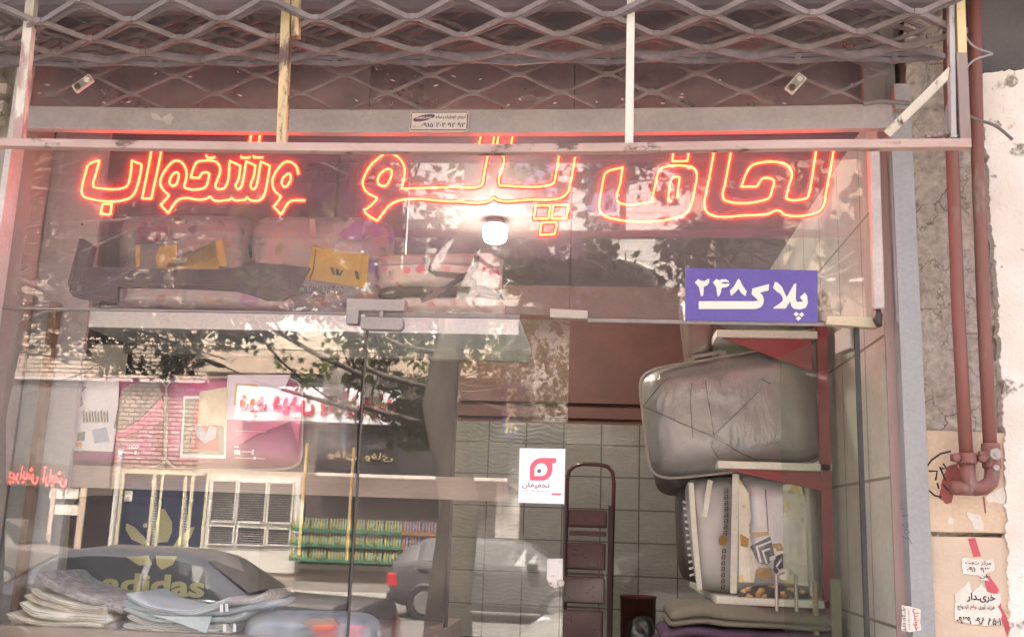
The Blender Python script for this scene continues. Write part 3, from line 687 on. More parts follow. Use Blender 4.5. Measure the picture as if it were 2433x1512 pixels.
# small riveted plaque on the rail
Y = YG - .050; a, b_, c, d = rect(973, 1113, 264, 312, Y)
pl = thing('installer_plaque', ((a + b_) / 2, Y, c), 'small white riveted plaque with an oval logo and phone number on the grey rail', 'plaque')
obj('plate', MB().box(a, b_, Y, Y + .006, c, d), mat('plaque_white', (.72, .65, .58), (.66, .59, .53), 6, .4), pl)
M_brown = solid('plaque_brown', (.10, .05, .055), .5)
b = MB(); fr = .004
b.box(a + .004, b_ - .004, Y - .002, Y, c + .004, c + .004 + fr); b.box(a + .004, b_ - .004, Y - .002, Y, d - .004 - fr, d - .004); b.box(a + .004, a + .004 + fr, Y - .002, Y, c + .012, d - .012); b.box(b_ - .004 - fr, b_ - .004, Y - .002, Y, c + .012, d - .012)
obj('border', b, M_brown, pl)
W_, H_ = b_ - a, d - c
b = MB(); ctr = Vector((a + W_ * .24, Y - .001, c + H_ * .66)); b.prism([ctr + Vector((W_ * .185 * math.cos(k) , 0, H_ * .15 * math.sin(k) + W_ * .185 * math.cos(k) * .22)) for k in [2 * math.pi * i / 28 for i in range(28)]], (0, .001, 0))
obj('logo_oval', b, solid('logo_mauve', (.14, .075, .11), .5), pl)
b = MB(); letters(b, 'SAMSUNG', a + W_ * .11, a + W_ * .37, c + H_ * .60, c + H_ * .72, Y - .0022, bold=.02, th=.0004); obj('logo_letters', b, solid('logo_white', (.78, .70, .66)), pl)
b = MB(); letters(b, 'دربهای اتوماتیک و ساده', a + W_ * .44, a + W_ * .945, c + H_ * .58, c + H_ * .82, Y - .0012, bold=.02, th=.0004)
letters(b, '۰۹۱۵ ۲۰۴ ۹۲ ۹۲', a + W_ * .20, a + W_ * .945, c + H_ * .20, c + H_ * .42, Y - .0012, bold=.03, th=.0004, fa=False)
letters(b, 'سعید خزاعی', a + W_ * .06, a + W_ * .19, c + H_ * .18, c + H_ * .30, Y - .0012, th=.0004)
obj('printed_text', b, M_brown, pl)
b = MB()
for x in (a + .005, b_ - .005):
    for z in (c + .005, d - .005): b.lathe([(.003, -.003), (.005, -.001), (.005, .001)], (x, Y, z), 'Y', 10)
obj('rivet', b, M_chrome, pl)

# ------------------------------------------------------------------ old sign frame standing out before the glass
YF = -.60
t = thing('sign_frame', P(1200, 350, YF), 'rusty old sign frame of peeling square bars hanging in front of the glass', 'frame')
def fpost(x0, y0, x1, y1, wd, m, name='post', dp=.035): return obj(name, MB().beam([P(x0, y0, YF), P(x1, y1, YF)], wd, dp), m, t, bevel=.002)
u = (P(1300, 300, YF).x - P(1200, 300, YF).x) / 100
fpost(82, -60, 44, 345, 24 * u, flaky('rusty_left_post', (.44, .30, .26), (.85, .78, .62), 9, .52, (1, 1, .25), .5))
fpost(684, -60, 670, 346, 23 * u, M_rust)
fpost(704, -60, 703, 90, 19 * u, M_rust, 'post_splice')
fpost(1499, -60, 1494, 350, 19 * u, M_rustpale)
fpost(2276, -60, 2283, 130, 20 * u, M_rust)
fpost(2281, 130, 2291, 350, 24 * u, flaky('bare_rusty_post', (.30, .23, .20), (.50, .40, .30), 9, .6, (1, 1, .4)))
fpost(2256, -60, 2262, 330, 12 * u, flaky('grey_flaked_bar', (.42, .40, .37), (.2, .15, .13), 12, .58, (1, 1, .3)), 'angle_bar')
obj('bottom_bar', MB().beam([P(-40, 340, YF), P(350, 347, YF), P(690, 352, YF), P(1180, 356, YF), P(1500, 353, YF), P(1900, 346, YF), P(2303, 343, YF)], 21 * u, .04), M_rustbrown, t, bevel=.002)
obj('brace', MB().beam([P(2108, 318, YF + .22), P(2262, 166, YF)], 20 * u, .03), M_rustpale, t, bevel=.002)
b = MB(); b.ppoly(ragged([(2232, 318), (2240, 290), (2252, 240), (2262, 205), (2270, 250), (2276, 318)], 3, 5, 8), YF + .012, .008); obj('gusset', b, mat('bent_plate', (.30, .26, .24), (.22, .18, .17)), t)
b = MB()
for i in range(26):
    x = 2205 + i * 3.1; c = P(x, 326 - 10 * math.exp(-((i - 12) / 6) ** 2) * (1 + .6 * mnoise.noise(Vector((i, 1, 2)))), YF); r_ = (.006 + .010 * random.random()); b.lathe([(r_ * .3, -r_), (r_, -r_ * .3), (r_ * .8, r_ * .6), (r_ * .2, r_)], c + Vector((0, .01 * random.random(), 0)), 'Z', 6)
obj('weld_lump', b, mat('weld', (.26, .20, .18), (.15, .11, .10), 20), t)
# wires
def wire(pts, r, lab, m, Y=YF, dY=0.0):
    W = [P(x, y, Y + dY * i) for i, (x, y) in enumerate(pts)]; out = []
    for i in range(len(W) - 1):
        p0 = W[max(i - 1, 0)]; p1 = W[i]; p2 = W[i + 1]; p3 = W[min(i + 2, len(W) - 1)]
        for k in range(6):
            f = k / 6; out.append(p1 + (p2 - p0) * .5 * f + (2 * p0 - 5 * p1 + 4 * p2 - p3) * .5 * f * f + (3 * p1 - p0 - 3 * p2 + p3) * .5 * f ** 3)
    out.append(W[-1]); return tag(obj('cable', MB().tube(out, r, 8), m, smooth=True), lab, 'cable')
M_cab = mat('grey_cable', (.34, .32, .29), (.25, .23, .21)); M_cabd = mat('dark_cable', (.17, .14, .13), (.12, .1, .095))
wire([(2284, 62), (2298, 95), (2320, 115), (2355, 127), (2348, 131), (2320, 140), (2303, 152), (2290, 168)], .0045, 'grey cable bent to a sharp point above the whitewashed wall', M_cab)
wire([(2296, 272), (2318, 284), (2340, 290), (2362, 298), (2380, 310), (2405, 332)], .006, 'dark loose cable end poking out over the whitewashed wall', M_cabd)
wire([(2245, 50), (2222, 95), (2205, 150), (2198, 190), (2188, 222)], .0028, 'thin cable hanging slack behind the diagonal brace', M_cab, -.35)

# clutter seen through the frame at its right end
b = MB(); b.pbox(2050, 2100, 128, 245, -.09, -.05); tag(obj('wood_block', b, mat('old_timber', (.27, .235, .21), (.2, .17, .15), 4, .8, scale=(4, 1, .5))), 'upright grey timber block behind the lattice end', 'timber')
b = MB(); b.pbox(2124, 2164, 198, 260, -.14, -.08); tag(obj('junction_box', b, mat('box_grey', (.38, .36, .33), (.31, .29, .27), 3), bevel=.004), 'plain grey junction box above the steel upright', 'box')
b = MB(); b.tube([P(2050, 246, -.2), P(2092, 240, -.2), P(2160, 246, -.2)], .011, 8); tag(obj('rod', b, M_grille), 'short grey rod running into the head of the steel upright', 'rod')

# ------------------------------------------------------------------ lit words
E2 = 2 ** -EXPOSURE
M_led = emit('led_glow', (1.0, .040, .010), 38 * E2)
m, nt_, b_ = newmat('halo_scatter_pink'); nt_.nodes.clear()
o_ = nt_.nodes.new('ShaderNodeOutputMaterial'); tr_ = nt_.nodes.new('ShaderNodeBsdfTransparent'); df_ = nt_.nodes.new('ShaderNodeBsdfDiffuse'); df_.inputs[0].default_value = (.9, .36, .70, 1); tl_ = nt_.nodes.new('ShaderNodeBsdfTranslucent'); tl_.inputs[0].default_value = (.95, .38, .80, 1); ad_ = nt_.nodes.new('ShaderNodeMixShader'); ad_.inputs[0].default_value = .75; nt_.links.new(df_.outputs[0], ad_.inputs[1]); nt_.links.new(tl_.outputs[0], ad_.inputs[2])
mx_ = nt_.nodes.new('ShaderNodeMixShader'); mx_.inputs[0].default_value = .065
nt_.links.new(tr_.outputs[0], mx_.inputs[1]); nt_.links.new(ad_.outputs[0], mx_.inputs[2]); nt_.links.new(mx_.outputs[0], o_.inputs[0]); M_halo = m
YL = .020
def zc(ox, oy, s): return lambda pts: [((ox + x / s) / 1.5789, (oy + y / s) / 1.5789) for x, y in pts]
def smooth_path(pts, closed):
    """Round the traced path where it bends gently; keep its sharp corners."""
    W = [P(x, y, YL) for x, y in pts]; n = len(W); out = []
    rng = range(n if closed else n - 1)
    def tan(i):
        if not closed and (i == 0 or i == n - 1): return None
        a = W[i] - W[i - 1]; c = W[(i + 1) % n] - W[i]
        if a.length < 1e-6 or c.length < 1e-6 or a.angle(c) > R(58): return None
        return (a.normalized() + c.normalized()).normalized()
    for i in rng:
        p, q = W[i], W[(i + 1) % n]; L = (q - p).length
        t0 = tan(i) or (q - p).normalized(); t1 = tan((i + 1) % n) or (q - p).normalized()
        k = max(2, int(L / .0052))
        for j in range(k):
            f = j / k; h00 = 2*f**3 - 3*f*f + 1; h10 = f**3 - 2*f*f + f; h01 = -2*f**3 + 3*f*f; h11 = f**3 - f*f
            out.append(p * h00 + t0 * (L * h10) + q * h01 + t1 * (L * h11))
    if not closed: out.append(W[-1])
    return out
M_shield = solid('spill_shield_red', (.35, .04, .05), .5)
def led_word(label, strokes, box):
    c = P((box[0] + box[1]) / 2, box[3], YL); t = thing('neon_word', c, label, 'neon sign', 'lit words of the shop sign')
    for pts, closed in strokes:
        pa = smooth_path(pts, closed); rad = [.0060 if i % 2 else .0042 for i in range(len(pa))]
        if closed and len(pa) % 2: rad[-1] = .0050
        ls_ = obj('led_string', MB().tube(pa, rad, 6, closed), M_led, t)
        obj('spill_shield', MB().beam([p + Vector((0, .0065, 0)) for p in pa] + ([pa[0] + Vector((0, .0065, 0))] if closed else []), .022, .002), M_shield, ls_)  # opaque strip added to block red light spilling backwards
    mb = MB(); a, b_, c_, d = rect(box[0], box[1], box[2], box[3], YL); mb.box(a, b_, YL - .010, YL - .008, c_, d)
    obj('halo_sheet', mb, M_halo, t)  # pink sheet added to scatter the red light into a halo
    return t
A = zc(280, 480, 4.055); Bz = zc(780, 480, 4.2); Cz = zc(1320, 480, 3.98); Dz = zc(1700, 480, 3.516); Ez = zc(2220, 530, 4.724); Fz = zc(2600, 530, 4.345)
main1 = A([(1435, 1020), (1370, 965), (1320, 900), (1298, 830), (1325, 730), (1390, 620), (1480, 525), (1530, 497), (1610, 515), (1670, 580), (1700, 670), (1695, 760), (1662, 890), (1690, 915), (1960, 915), (2000, 880), (2040, 740), (2050, 700), (2010, 675), (1960, 675), (1925, 700), (1895, 760), (1765, 752), (1778, 700), (1810, 600), (1860, 520), (1920, 503), (2120, 505), (2180, 540), (2213, 610), (2205, 690), (2165, 800), (2138, 885), (2160, 918), (2250, 925), (2290, 895)]) \
    + Bz([(345, 520), (510, 595), (480, 800), (435, 910), (450, 950), (480, 968), (515, 940), (545, 850), (600, 525), (745, 590), (720, 760), (670, 905), (690, 955), (725, 965), (755, 930), (780, 830), (832, 530), (975, 595), (950, 740), (885, 1050), (855, 1105), (800, 1138), (660, 1132), (615, 1083), (585, 1130), (400, 1130), (370, 1090), (350, 1130), (80, 1132), (40, 1080)]) \
    + A([(1960, 1085), (1590, 1085), (1420, 1290), (1308, 1170), (1390, 1080)])
w1 = led_word('red lit outline word with toothed waves, the smallest of the three lit words', [
    (A([(215, 555), (345, 500), (375, 490), (365, 545), (320, 700), (280, 860), (290, 895), (330, 908), (765, 903), (800, 875), (850, 700), (870, 495), (1020, 555), (990, 740), (945, 900), (900, 1000), (830, 1066), (180, 1062), (125, 1030), (108, 970), (120, 850), (165, 690)]), True),
    (A([(425, 1155), (565, 1155), (540, 1315), (395, 1310)]), True),
    (A([(1170, 300), (1158, 390), (1025, 1070), (1165, 1075), (1305, 405), (1318, 320)]), True),
    (main1, True),
    (A([(1545, 670), (1578, 695), (1575, 760), (1545, 850), (1500, 885), (1450, 855), (1440, 810), (1460, 755), (1500, 700)]), True),
    (A([(1995, 410), (2010, 452), (2115, 455), (2130, 430)]), False),
    (Bz([(685, 60), (680, 100), (655, 240), (795, 245), (820, 105), (826, 60)]), True),
    (Bz([(515, 440), (530, 470), (650, 470), (660, 445)]), False), (Bz([(715, 430), (722, 465), (865, 465)]), False),
    (Bz([(1425, 730), (1410, 660), (1370, 585), (1310, 540), (1260, 530), (1200, 545), (1110, 630), (1050, 720), (1015, 830), (1020, 920), (1065, 1005), (1150, 1075), (1110, 1140), (1035, 1240), (1150, 1360), (1300, 1150), (1350, 1140), (1530, 1140)]), False),
    (Bz([(1260, 715), (1300, 735), (1300, 800), (1240, 915), (1200, 930), (1165, 890), (1160, 840), (1190, 775)]), True)], (146, 800, 300, 566))
w2 = led_word('red lit outline word, widest, with three square dots beside the bulb', [
    (Cz([(500, 370), (415, 435), (275, 560), (200, 690), (160, 800), (175, 890), (225, 960), (380, 1045), (300, 1140), (185, 1225), (200, 1265), (375, 1385), (620, 1115)]) + Dz([(0, 967), (490, 955), (530, 910), (580, 950), (1000, 945), (1350, 937), (1450, 905), (1505, 845), (1545, 720), (1602, 390)]), False),
    (Cz([(560, 370), (680, 430), (750, 510), (785, 610), (780, 720), (740, 905)]) + Dz([(0, 780), (340, 772), (375, 750), (400, 640), (450, 380)]), False),
    (Dz([(655, 375), (668, 400), (600, 725), (620, 762), (1290, 745), (1325, 722), (1345, 640), (1390, 375)]), False),
    (Cz([(550, 610), (592, 640), (590, 700), (560, 780), (510, 855), (450, 865), (392, 825), (385, 760), (420, 690), (480, 635)]), True),
    (Dz([(1085, 1020), (1280, 1020), (1250, 1195), (1060, 1195)]), True), (Dz([(1320, 1015), (1520, 1010), (1490, 1190), (1290, 1195)]), True), (Dz([(1165, 1245), (1350, 1240), (1360, 1265), (1335, 1400), (1140, 1410)]), True),
    (Dz([(368, 70), (545, 70), (512, 262), (330, 262)]), True), (Dz([(600, 70), (787, 70), (752, 262), (568, 262)]), True)], (806, 1391, 300, 612))
w3 = led_word('red lit outline word above the blue number plate', [
    (Ez([(240, 560), (545, 460), (500, 740), (442, 1035), (480, 1085), (1090, 1075), (1065, 1050), (1080, 960), (1130, 720), (1170, 570), (1230, 480), (1330, 445), (1690, 440), (1790, 470), (1845, 540), (1855, 640), (1820, 840), (1750, 1140), (1690, 1255), (1580, 1328), (270, 1345), (180, 1290), (130, 1200), (130, 1080), (170, 850), (220, 600)]), True),
    (Ez([(1505, 1000), (1545, 700), (1555, 640), (1500, 625), (1420, 660), (1390, 720), (1345, 1060), (1420, 1070)]), False),
    (Ez([(1450, 160), (1435, 240), (1420, 355), (1690, 350), (1705, 240), (1715, 160)]), False),
    (Fz([(350, 120), (330, 210), (250, 640), (185, 960), (182, 1060), (220, 1150), (310, 1208), (860, 1205), (1200, 1185), (1395, 1125), (1480, 1190), (1940, 1185), (2060, 1130), (2125, 1040), (2160, 850), (2280, 180), (2295, 90)]), False),
    (Fz([(620, 120), (605, 215), (520, 680), (485, 920), (530, 965), (1160, 955), (1240, 910), (1285, 780), (1315, 680), (1300, 625), (1250, 602), (1130, 605), (1085, 650), (1040, 735), (780, 740), (850, 550), (930, 415), (1000, 372), (1470, 360), (1560, 420), (1605, 510), (1600, 590), (1550, 740), (1510, 920), (1540, 945), (1800, 940), (1860, 915), (1890, 820), (1995, 180), (2010, 90)]), False)], (1394, 2034, 300, 566))

# blue number plate
def sz(pts): return [((2550 + x / 4.4236) / 1.5789, (990 + y / 4.4236) / 1.5789) for x, y in pts]
Y = -.010
t = thing('number_plate', P(1785, 768, Y), 'blue number plate with raised cream lettering fixed to the upper glass', 'sign')
obj('plate', MB().ppoly(sz([(90, 60), (2280, 105), (2285, 968), (85, 930)]), Y, .006), mat('plate_blue', (.145, .105, .40), (.115, .095, .36), 1.5, .4, .05), t)
M_cream = solid('cream_lettering', (.80, .77, .66), .45)
def glyph(pts, name='letter'): obj(name, MB().ppoly(sz(pts), Y - .003, .003), M_cream, t)
glyph([(245, 305), (300, 245), (350, 275), (410, 280), (445, 255), (465, 240), (487, 250), (482, 310), (450, 350), (390, 380), (395, 430), (385, 510), (365, 530), (345, 525), (335, 470), (315, 380), (275, 335)], 'digit')
glyph([(545, 300), (605, 243), (650, 270), (690, 252), (760, 250), (805, 275), (812, 300), (740, 292), (690, 300), (690, 318), (740, 330), (822, 320), (820, 345), (770, 382), (690, 392), (680, 460), (650, 530), (625, 535), (610, 450), (600, 380), (570, 335)], 'digit')
glyph([(825, 445), (900, 360), (950, 265), (975, 240), (1000, 275), (1040, 360), (1108, 455), (1080, 530), (1010, 470), (970, 405), (930, 455), (850, 525)], 'digit')
glyph([(310, 615), (1230, 615), (1298, 603), (1270, 570), (1190, 500), (1198, 405), (1478, 330), (1470, 435), (1325, 470), (1370, 520), (1392, 590), (1380, 660), (1340, 715), (1250, 743), (310, 743)])
glyph([(1545, 390), (1575, 295), (1610, 300), (1690, 375), (1768, 550), (1895, 325), (1930, 320), (1918, 570), (1935, 625), (2045, 622), (1990, 548), (2070, 470), (2110, 530), (2120, 650), (2085, 720), (2000, 750), (1890, 738), (1845, 690), (1832, 610), (1750, 735), (1550, 735), (1555, 715), (1650, 655), (1710, 600), (1695, 530), (1640, 470), (1620, 470)])
for c in ((1928, 828), (2018, 836), (1966, 898)): glyph([(c[0] - 46, c[1]), (c[0], c[1] - 40), (c[0] + 46, c[1]), (c[0], c[1] + 40)], 'dot')

# white notice on the glass door
def nzp(pts): return [((1930 + x / 6.3) / 1.5789, (1660 + y / 6.3) / 1.5789) for x, y in pts]
Y = -.0235
t = thing('white_notice', P(1287, 1195, Y), 'small white notice with a pink drop shaped logo stuck on the glass door', 'notice')
obj('sheet', MB().ppoly(nzp([(118, 120), (1195, 138), (1170, 1440), (85, 1405)]), Y, .0025), mat('notice_white', (.92, .92, .94), (.90, .90, .92), 2, .5, 0), t)
M_pink = solid('notice_pink', (.80, .13, .20), .5); M_gr = solid('notice_grey', (.12, .12, .13), .5)
b = MB(); outer = [(360, 880), (360, 580), (385, 500), (450, 420), (530, 372), (620, 352), (975, 355), (975, 470), (890, 475), (890, 640), (870, 730), (810, 815), (740, 865), (680, 885)]
inner = [(465, 780), (465, 620), (490, 550), (540, 495), (620, 470), (700, 490), (755, 545), (775, 620), (755, 700), (710, 755), (650, 780)]
b.ppoly(nzp(outer), Y - .0008, .0008); obj('logo', b, M_pink, t)
obj('logo_hole', MB().ppoly(nzp(inner), Y - .0016, .0008), solid('notice_inner', (.88, .88, .91)), t)
obj('logo_dot', MB().ppoly(nzp([(578 + 48 * math.cos(k * .4), 660 + 48 * math.sin(k * .4)) for k in range(16)]), Y - .0024, .0008), M_gr, t)
def nrect(x0, x1, y0, y1): q = nzp([(x0, y0), (x1, y1)]); return q[0][0], q[1][0], q[0][1], q[1][1]
b = MB(); pletters(b, 'تخفیفان', *nrect(175, 825, 930, 1080), Y - .001, bold=.012); pletters(b, 'با هر خرید کد تخفیف بگیرید', *nrect(185, 820, 1105, 1145), Y - .001, bold=.01); obj('printed_text', b, M_gr, t)
b = MB(); pletters(b, 'نصب برنامه و خرید آنلاین', *nrect(185, 780, 1172, 1205), Y - .001); q = nrect(870, 1095, 1185, 1228); b.ppoly([(q[0], q[2]), (q[1], q[2]), (q[1], q[3]), (q[0], q[3])], Y - .0008, .0008); obj('pink_print', b, M_pink, t)

# ------------------------------------------------------------------ display window, upper shelf
YD = .32
t = thing('display_partition', P(170, 715, YD), 'tall plain light grey panel closing the left end of the display', 'panel')
b = MB(); A0, A1, _, _ = rect(104, 232, 500, 600, YD); b.box(A0, A1, YD, YD + .03, 0, CEIL); obj('panel_board', b, mat('grey_laminate', (.44, .44, .42), (.40, .40, .385), 1.5, .5, .05), t)
b = MB()
for x, y in ((117, 531), (195, 533)): b.lathe([(.006, -.002), (.006, .004)], P(x, y, YD), 'Y', 10)
obj('screw_hole', b, M_shadowgap, t)
pa, pb = P(121, 730, .26), P(33, 1500, .26)
tag(obj('brown_post', MB().box(P(118, 735, .26).x - .004, P(127, 735, .26).x + .012, .26, .31, 0, P(120, 716, .26).z), M_post), 'slim brown wooden post at the left end of the display window', 'post')
YB = .34
t = thing('display_shelf', P(680, 765, YB), 'long white edged shelf carrying the bagged bedding above the display window', 'shelf')
a, b_, c, d = rect(127, 1232, 743.5, 784.5, YB)
obj('front_edge', MB().box(a, b_, YB, YB + .02, c, d), M_white, t)
obj('shelf_board', MB().box(a, b_, YB + .021, 1.18, d - .03, d), M_white, t)
obj('rear_beam', MB().box(a, b_, 1.1, 1.15, P(1000, 852, 1.1).z, P(1000, 806, 1.1).z), mat('grey_beam', (.40, .40, .375), (.35, .35, .33), 2), t)
SZ = d                                                       # top of the shelf
tag(obj('back_panel', MB().box(a - .3, P(962, 600, 1.2).x, 1.20, 1.24, SZ - .02, CEIL), mat('upper_back', (.16, .125, .115), (.12, .095, .09), 2)), 'dull brown back panel behind the bagged bedding on the upper shelf', 'panel')
tag(obj('display_backboard', MB().box(a, P(1085, 1000, 1.2).x, 1.16, 1.19, .7, P(1000, 845, 1.16).z), mat('lower_back', (.05, .038, .036), (.038, .03, .028), 2)), 'dark brown back board of the display window behind the pink packs', 'panel')

# unlit letter
def up(s): return s
b = MB(); b.ppoly([(188, 565), (197, 566), (206, 571), (224, 583), (219, 606), (214, 632), (340, 636), (520, 640), (560, 634), (600, 622), (680, 628), (735, 634), (722, 658), (700, 700), (668, 713), (630, 712), (604, 702), (560, 690), (430, 684), (280, 681), (277, 718), (230, 712), (190, 709), (172, 703), (162, 688), (160, 670)], .08, .03)
t = thing('unlit_letter', P(200, 715, .08), 'large dark unlit sign letter leaning behind the glass at the left of the upper shelf', 'sign letter')
obj('letter_body', b, mat('dark_plum', (.055, .035, .045), (.04, .028, .035), 4, .5), t, bevel=.004)
b = MB()
for path in ([(196, 578), (170, 668), (172, 690), (190, 700), (270, 706)], [(214, 590), (203, 640), (190, 664), (215, 672), (560, 678)]):
    W = [P(x, y, .078) for x, y in path]
    for p, q in zip(W, W[1:]):
        n = max(2, int((q - p).length / .012))
        for k in range(n): c = p + (q - p) * (k / n); b.box(c.x - .0025, c.x + .0025, .075, .079, c.z - .0025, c.z + .0025)
obj('dead_leds', b, solid('dead_led', (.16, .07, .07), .3), t)

# bagged bedding on the upper shelf
M_flA = printed('grey_purple_print', (.37, .355, .35), [((.12, .05, .22), .55, 0), ((.13, .15, .12), 1.0, 3), ((.30, .16, .12), .8, 7)], 12, .42)
M_flB = printed('grey_leaf_print', (.33, .315, .31), [((.06, .09, .09), 1.0, 1), ((.18, .11, .18), .7, 5)], 14, .42)
M_flR = printed('red_flower_print', (.66, .60, .55), [((.50, .07, .12), .8, 2), ((.55, .22, .25), 1.1, 4), ((.16, .17, .14), 1.3, 9)], 15, .33)
M_yel = mat('yellow_card', (.62, .45, .06), (.52, .37, .05), 3, .4, 0, coat=.5)
M_mauve = mat('mauve_handle', (.18, .09, .22), (.14, .08, .17), 5, .6)
M_seam = plastic('seam_plastic', (.40, .37, .36), .25)
def q4(x0, x1, y0, y1, Y, sk=0): return [P(x0 + sk, y0, Y), P(x1 + sk, y0, Y), P(x1, y1, Y), P(x0, y1, Y)]
t = thing('blanket_bag', P(430, 733, .6), 'grey flowered blanket bag with a dark red label above its yellow card', 'blanket bag', 'bagged bedding on the upper shelf')
obj('bag_body', MB().pillow(q4(282, 596, 512, 745, .60, 8), .30, 20, 7, 1, .03, 1), M_flB, t, smooth=True)
b = MB(); b.ppoly([(326, 541), (400, 537), (396, 574), (320, 580)], .41, .004); obj('red_label', b, mat('plum_label', (.17, .05, .08), (.14, .045, .07), 3, .4), t)
b = MB(); b.ppoly([(322, 585), (332, 583), (330, 634), (322, 635)], .405, .004); b.ppoly([(378, 585), (420, 580), (418, 612), (450, 630), (540, 632), (528, 570), (512, 572), (520, 638), (372, 638)], .405, .004); obj('yellow_card', b, M_yel, t)
b = MB(); b.ppoly([(386 + 16 * math.cos(k * .35), 612 + 24 * math.sin(k * .35)) for k in range(18)], .4, .003); obj('card_circle', b, mat('yellow_pale', (.68, .52, .12)), t)
t = thing('blanket_bag', P(770, 733, .6), 'grey and purple flowered blanket bag with black print under its big yellow card', 'blanket bag', 'bagged bedding on the upper shelf')
obj('bag_body', MB().pillow([P(600, 516, .60), P(940, 520, .60), P(928, 748, .60), P(596, 742, .60)], .34, 22, 7, 1, .035, 5), M_flA, t, smooth=True)
b = MB(); b.ppoly([(742, 586), (876, 604), (870, 684), (728, 662)], .395, .004); obj('yellow_card', b, M_yel, t)
b = MB(); b.ppoly([(782, 634), (792, 636), (796, 652), (790, 652)], .392, .002); b.ppoly([(798, 638), (806, 639), (806, 654), (798, 653)], .392, .002); b.ppoly([(812, 640), (816, 641), (808, 655), (804, 654)], .392, .002); b.ppoly([(841, 642), (850, 644), (854, 664), (846, 662)], .392, .002); b.tube([P(750, 592, .392), P(744, 640, .392), P(735, 668, .392)], .003, 5)
pletters(b, 'DILON NO A T CO', 716, 816, 679, 698, .393, bold=.02); pletters(b, 'LUXURY BLANKET', 729, 773, 702, 709, .393, bold=.02)
obj('card_print', b, solid('card_black', (.03, .028, .03)), t)
b = MB(); b.beam([P(742, 519, .42), P(744, 562, .42)], .03, .006); b.beam([P(838, 520, .42), P(806, 562, .42)], .03, .006); obj('strap', b, M_seam, t)
b = MB()
for cx0, cy0, r0 in ((850, 548, 28), (892, 548, 20), (875, 535, 16), (826, 555, 18)): b.ppoly([(cx0 + r0 * math.cos(k * .5) * (1 + .18 * math.sin(k * 2.3)), cy0 + r0 * .8 * math.sin(k * .5)) for k in range(12)], .40 - .002 * random.random(), .003)
obj('printed_flower', b, mat('violet_flower', (.17, .075, .22), (.24, .13, .27), 30, .5), t)
t = thing('handbag_pack', P(1040, 700, .55), 'red flowered bedding pack with a black handle, near the bulb on the upper shelf', 'bedding pack', 'bagged bedding on the upper shelf')
obj('pack_body', MB().pillow([P(892, 616, .55), P(1194, 610, .55), P(1192, 704, .55), P(890, 702, .55)], .26, 20, 9, 1, .02, 8), M_flR, t, smooth=True)
obj('clear_top', MB().pillow([P(892, 614, .54), P(1194, 607, .54), P(1194, 652, .54), P(894, 648, .54)], .265, 14, 9, 1, .02, 4), plastic('milky_plastic', (.46, .39, .38), .25, 1, .6, 8), t, smooth=True)
M_blk = mat('black_webbing', (.055, .04, .045), (.04, .03, .035), 9, .7)
b = MB(); b.beam([P(1012, 612, .40), P(1018, 636, .39), P(1034, 650, .385), (P(1100, 656, .385)), P(1118, 648, .385), P(1130, 630, .39), P(1132, 608, .40)], .026, .008)
b.beam([P(1000, 714, .39), P(1050, 690, .38), P(1088, 664, .375), P(1112, 656, .375), P(1126, 670, .375), P(1130, 700, .38)], .024, .008)
obj('handle', b, M_blk, t)
obj('dark_base', MB().pillow([P(895, 690, .52), P(1190, 690, .52), P(1190, 712, .52), P(895, 710, .52)], .27, 10, 9), M_blk, t, smooth=True)
t = tag(obj('bedding_pack', MB().pillow([P(930, 712, .56), P(1200, 714, .56), P(1198, 752, .56), P(930, 748, .56)], .30, 16, 8, 1, .01, 3), M_flR, smooth=True), 'flat flowered bedding pack lying under the pack with the black handle', 'bedding pack', 'bagged bedding on the upper shelf')
t = tag(obj('bedding_pack', MB().pillow([P(280, 672, .5), P(700, 690, .5), P(700, 742, .5), P(278, 732, .5)], .26, 16, 8, 1, .02, 6), printed('soft_flower', (.50, .47, .44), [((.22, .13, .24), .6, 2), ((.38, .26, .20), .8, 5)], 10), smooth=True), 'long pale flowered pack lying at the foot of the grey bags', 'bedding pack', 'bagged bedding on the upper shelf')

# the bulb
c = P(1176, 556, 1.9)
t = thing('bulb_lamp', c, 'glowing white bulb hanging from a cord above the upper shelf', 'lamp')
r_ = (P(1205, 556, 1.9).x - P(1147, 556, 1.9).x) / 2
b = MB(); b.lathe([(r_ * .25, .056), (r_ * .86, .054), (r_ * .97, .046), (r_, .03), (r_ * .97, -.02), (r_ * .86, -.044), (r_ * .55, -.058), (r_ * .2, -.062)], c, 'Z', 24); obj('bulb', b, emit('bulb_white', (1.0, .95, .86), 3), t, smooth=True)
b = MB(); b.lathe([(r_ * .85, .060), (r_ * .8, .075), (r_ * .45, .11), (r_ * .32, .16), (r_ * .3, .19)], c, 'Z', 20); obj('bulb_neck', b, mat('bulb_grey', (.45, .42, .40)), t, smooth=True)
b = MB(); b.tube([c + Vector((0, 0, .18)), Vector((c.x, c.y, CEIL))], .005, 8); b.lathe([(.03, .19), (.03, .24)], c, 'Z', 14); obj('cord', b, M_blk, t)
pl_ = bpy.data.lights.new('bulb_light', 'POINT'); pl_.energy = 7.5; pl_.color = (1, .9, .76); pl_.shadow_soft_size = .09
po = bpy.data.objects.new('bulb_light', pl_); COL.objects.link(po); po.parent = t; po.location = (0, 0, -.16)

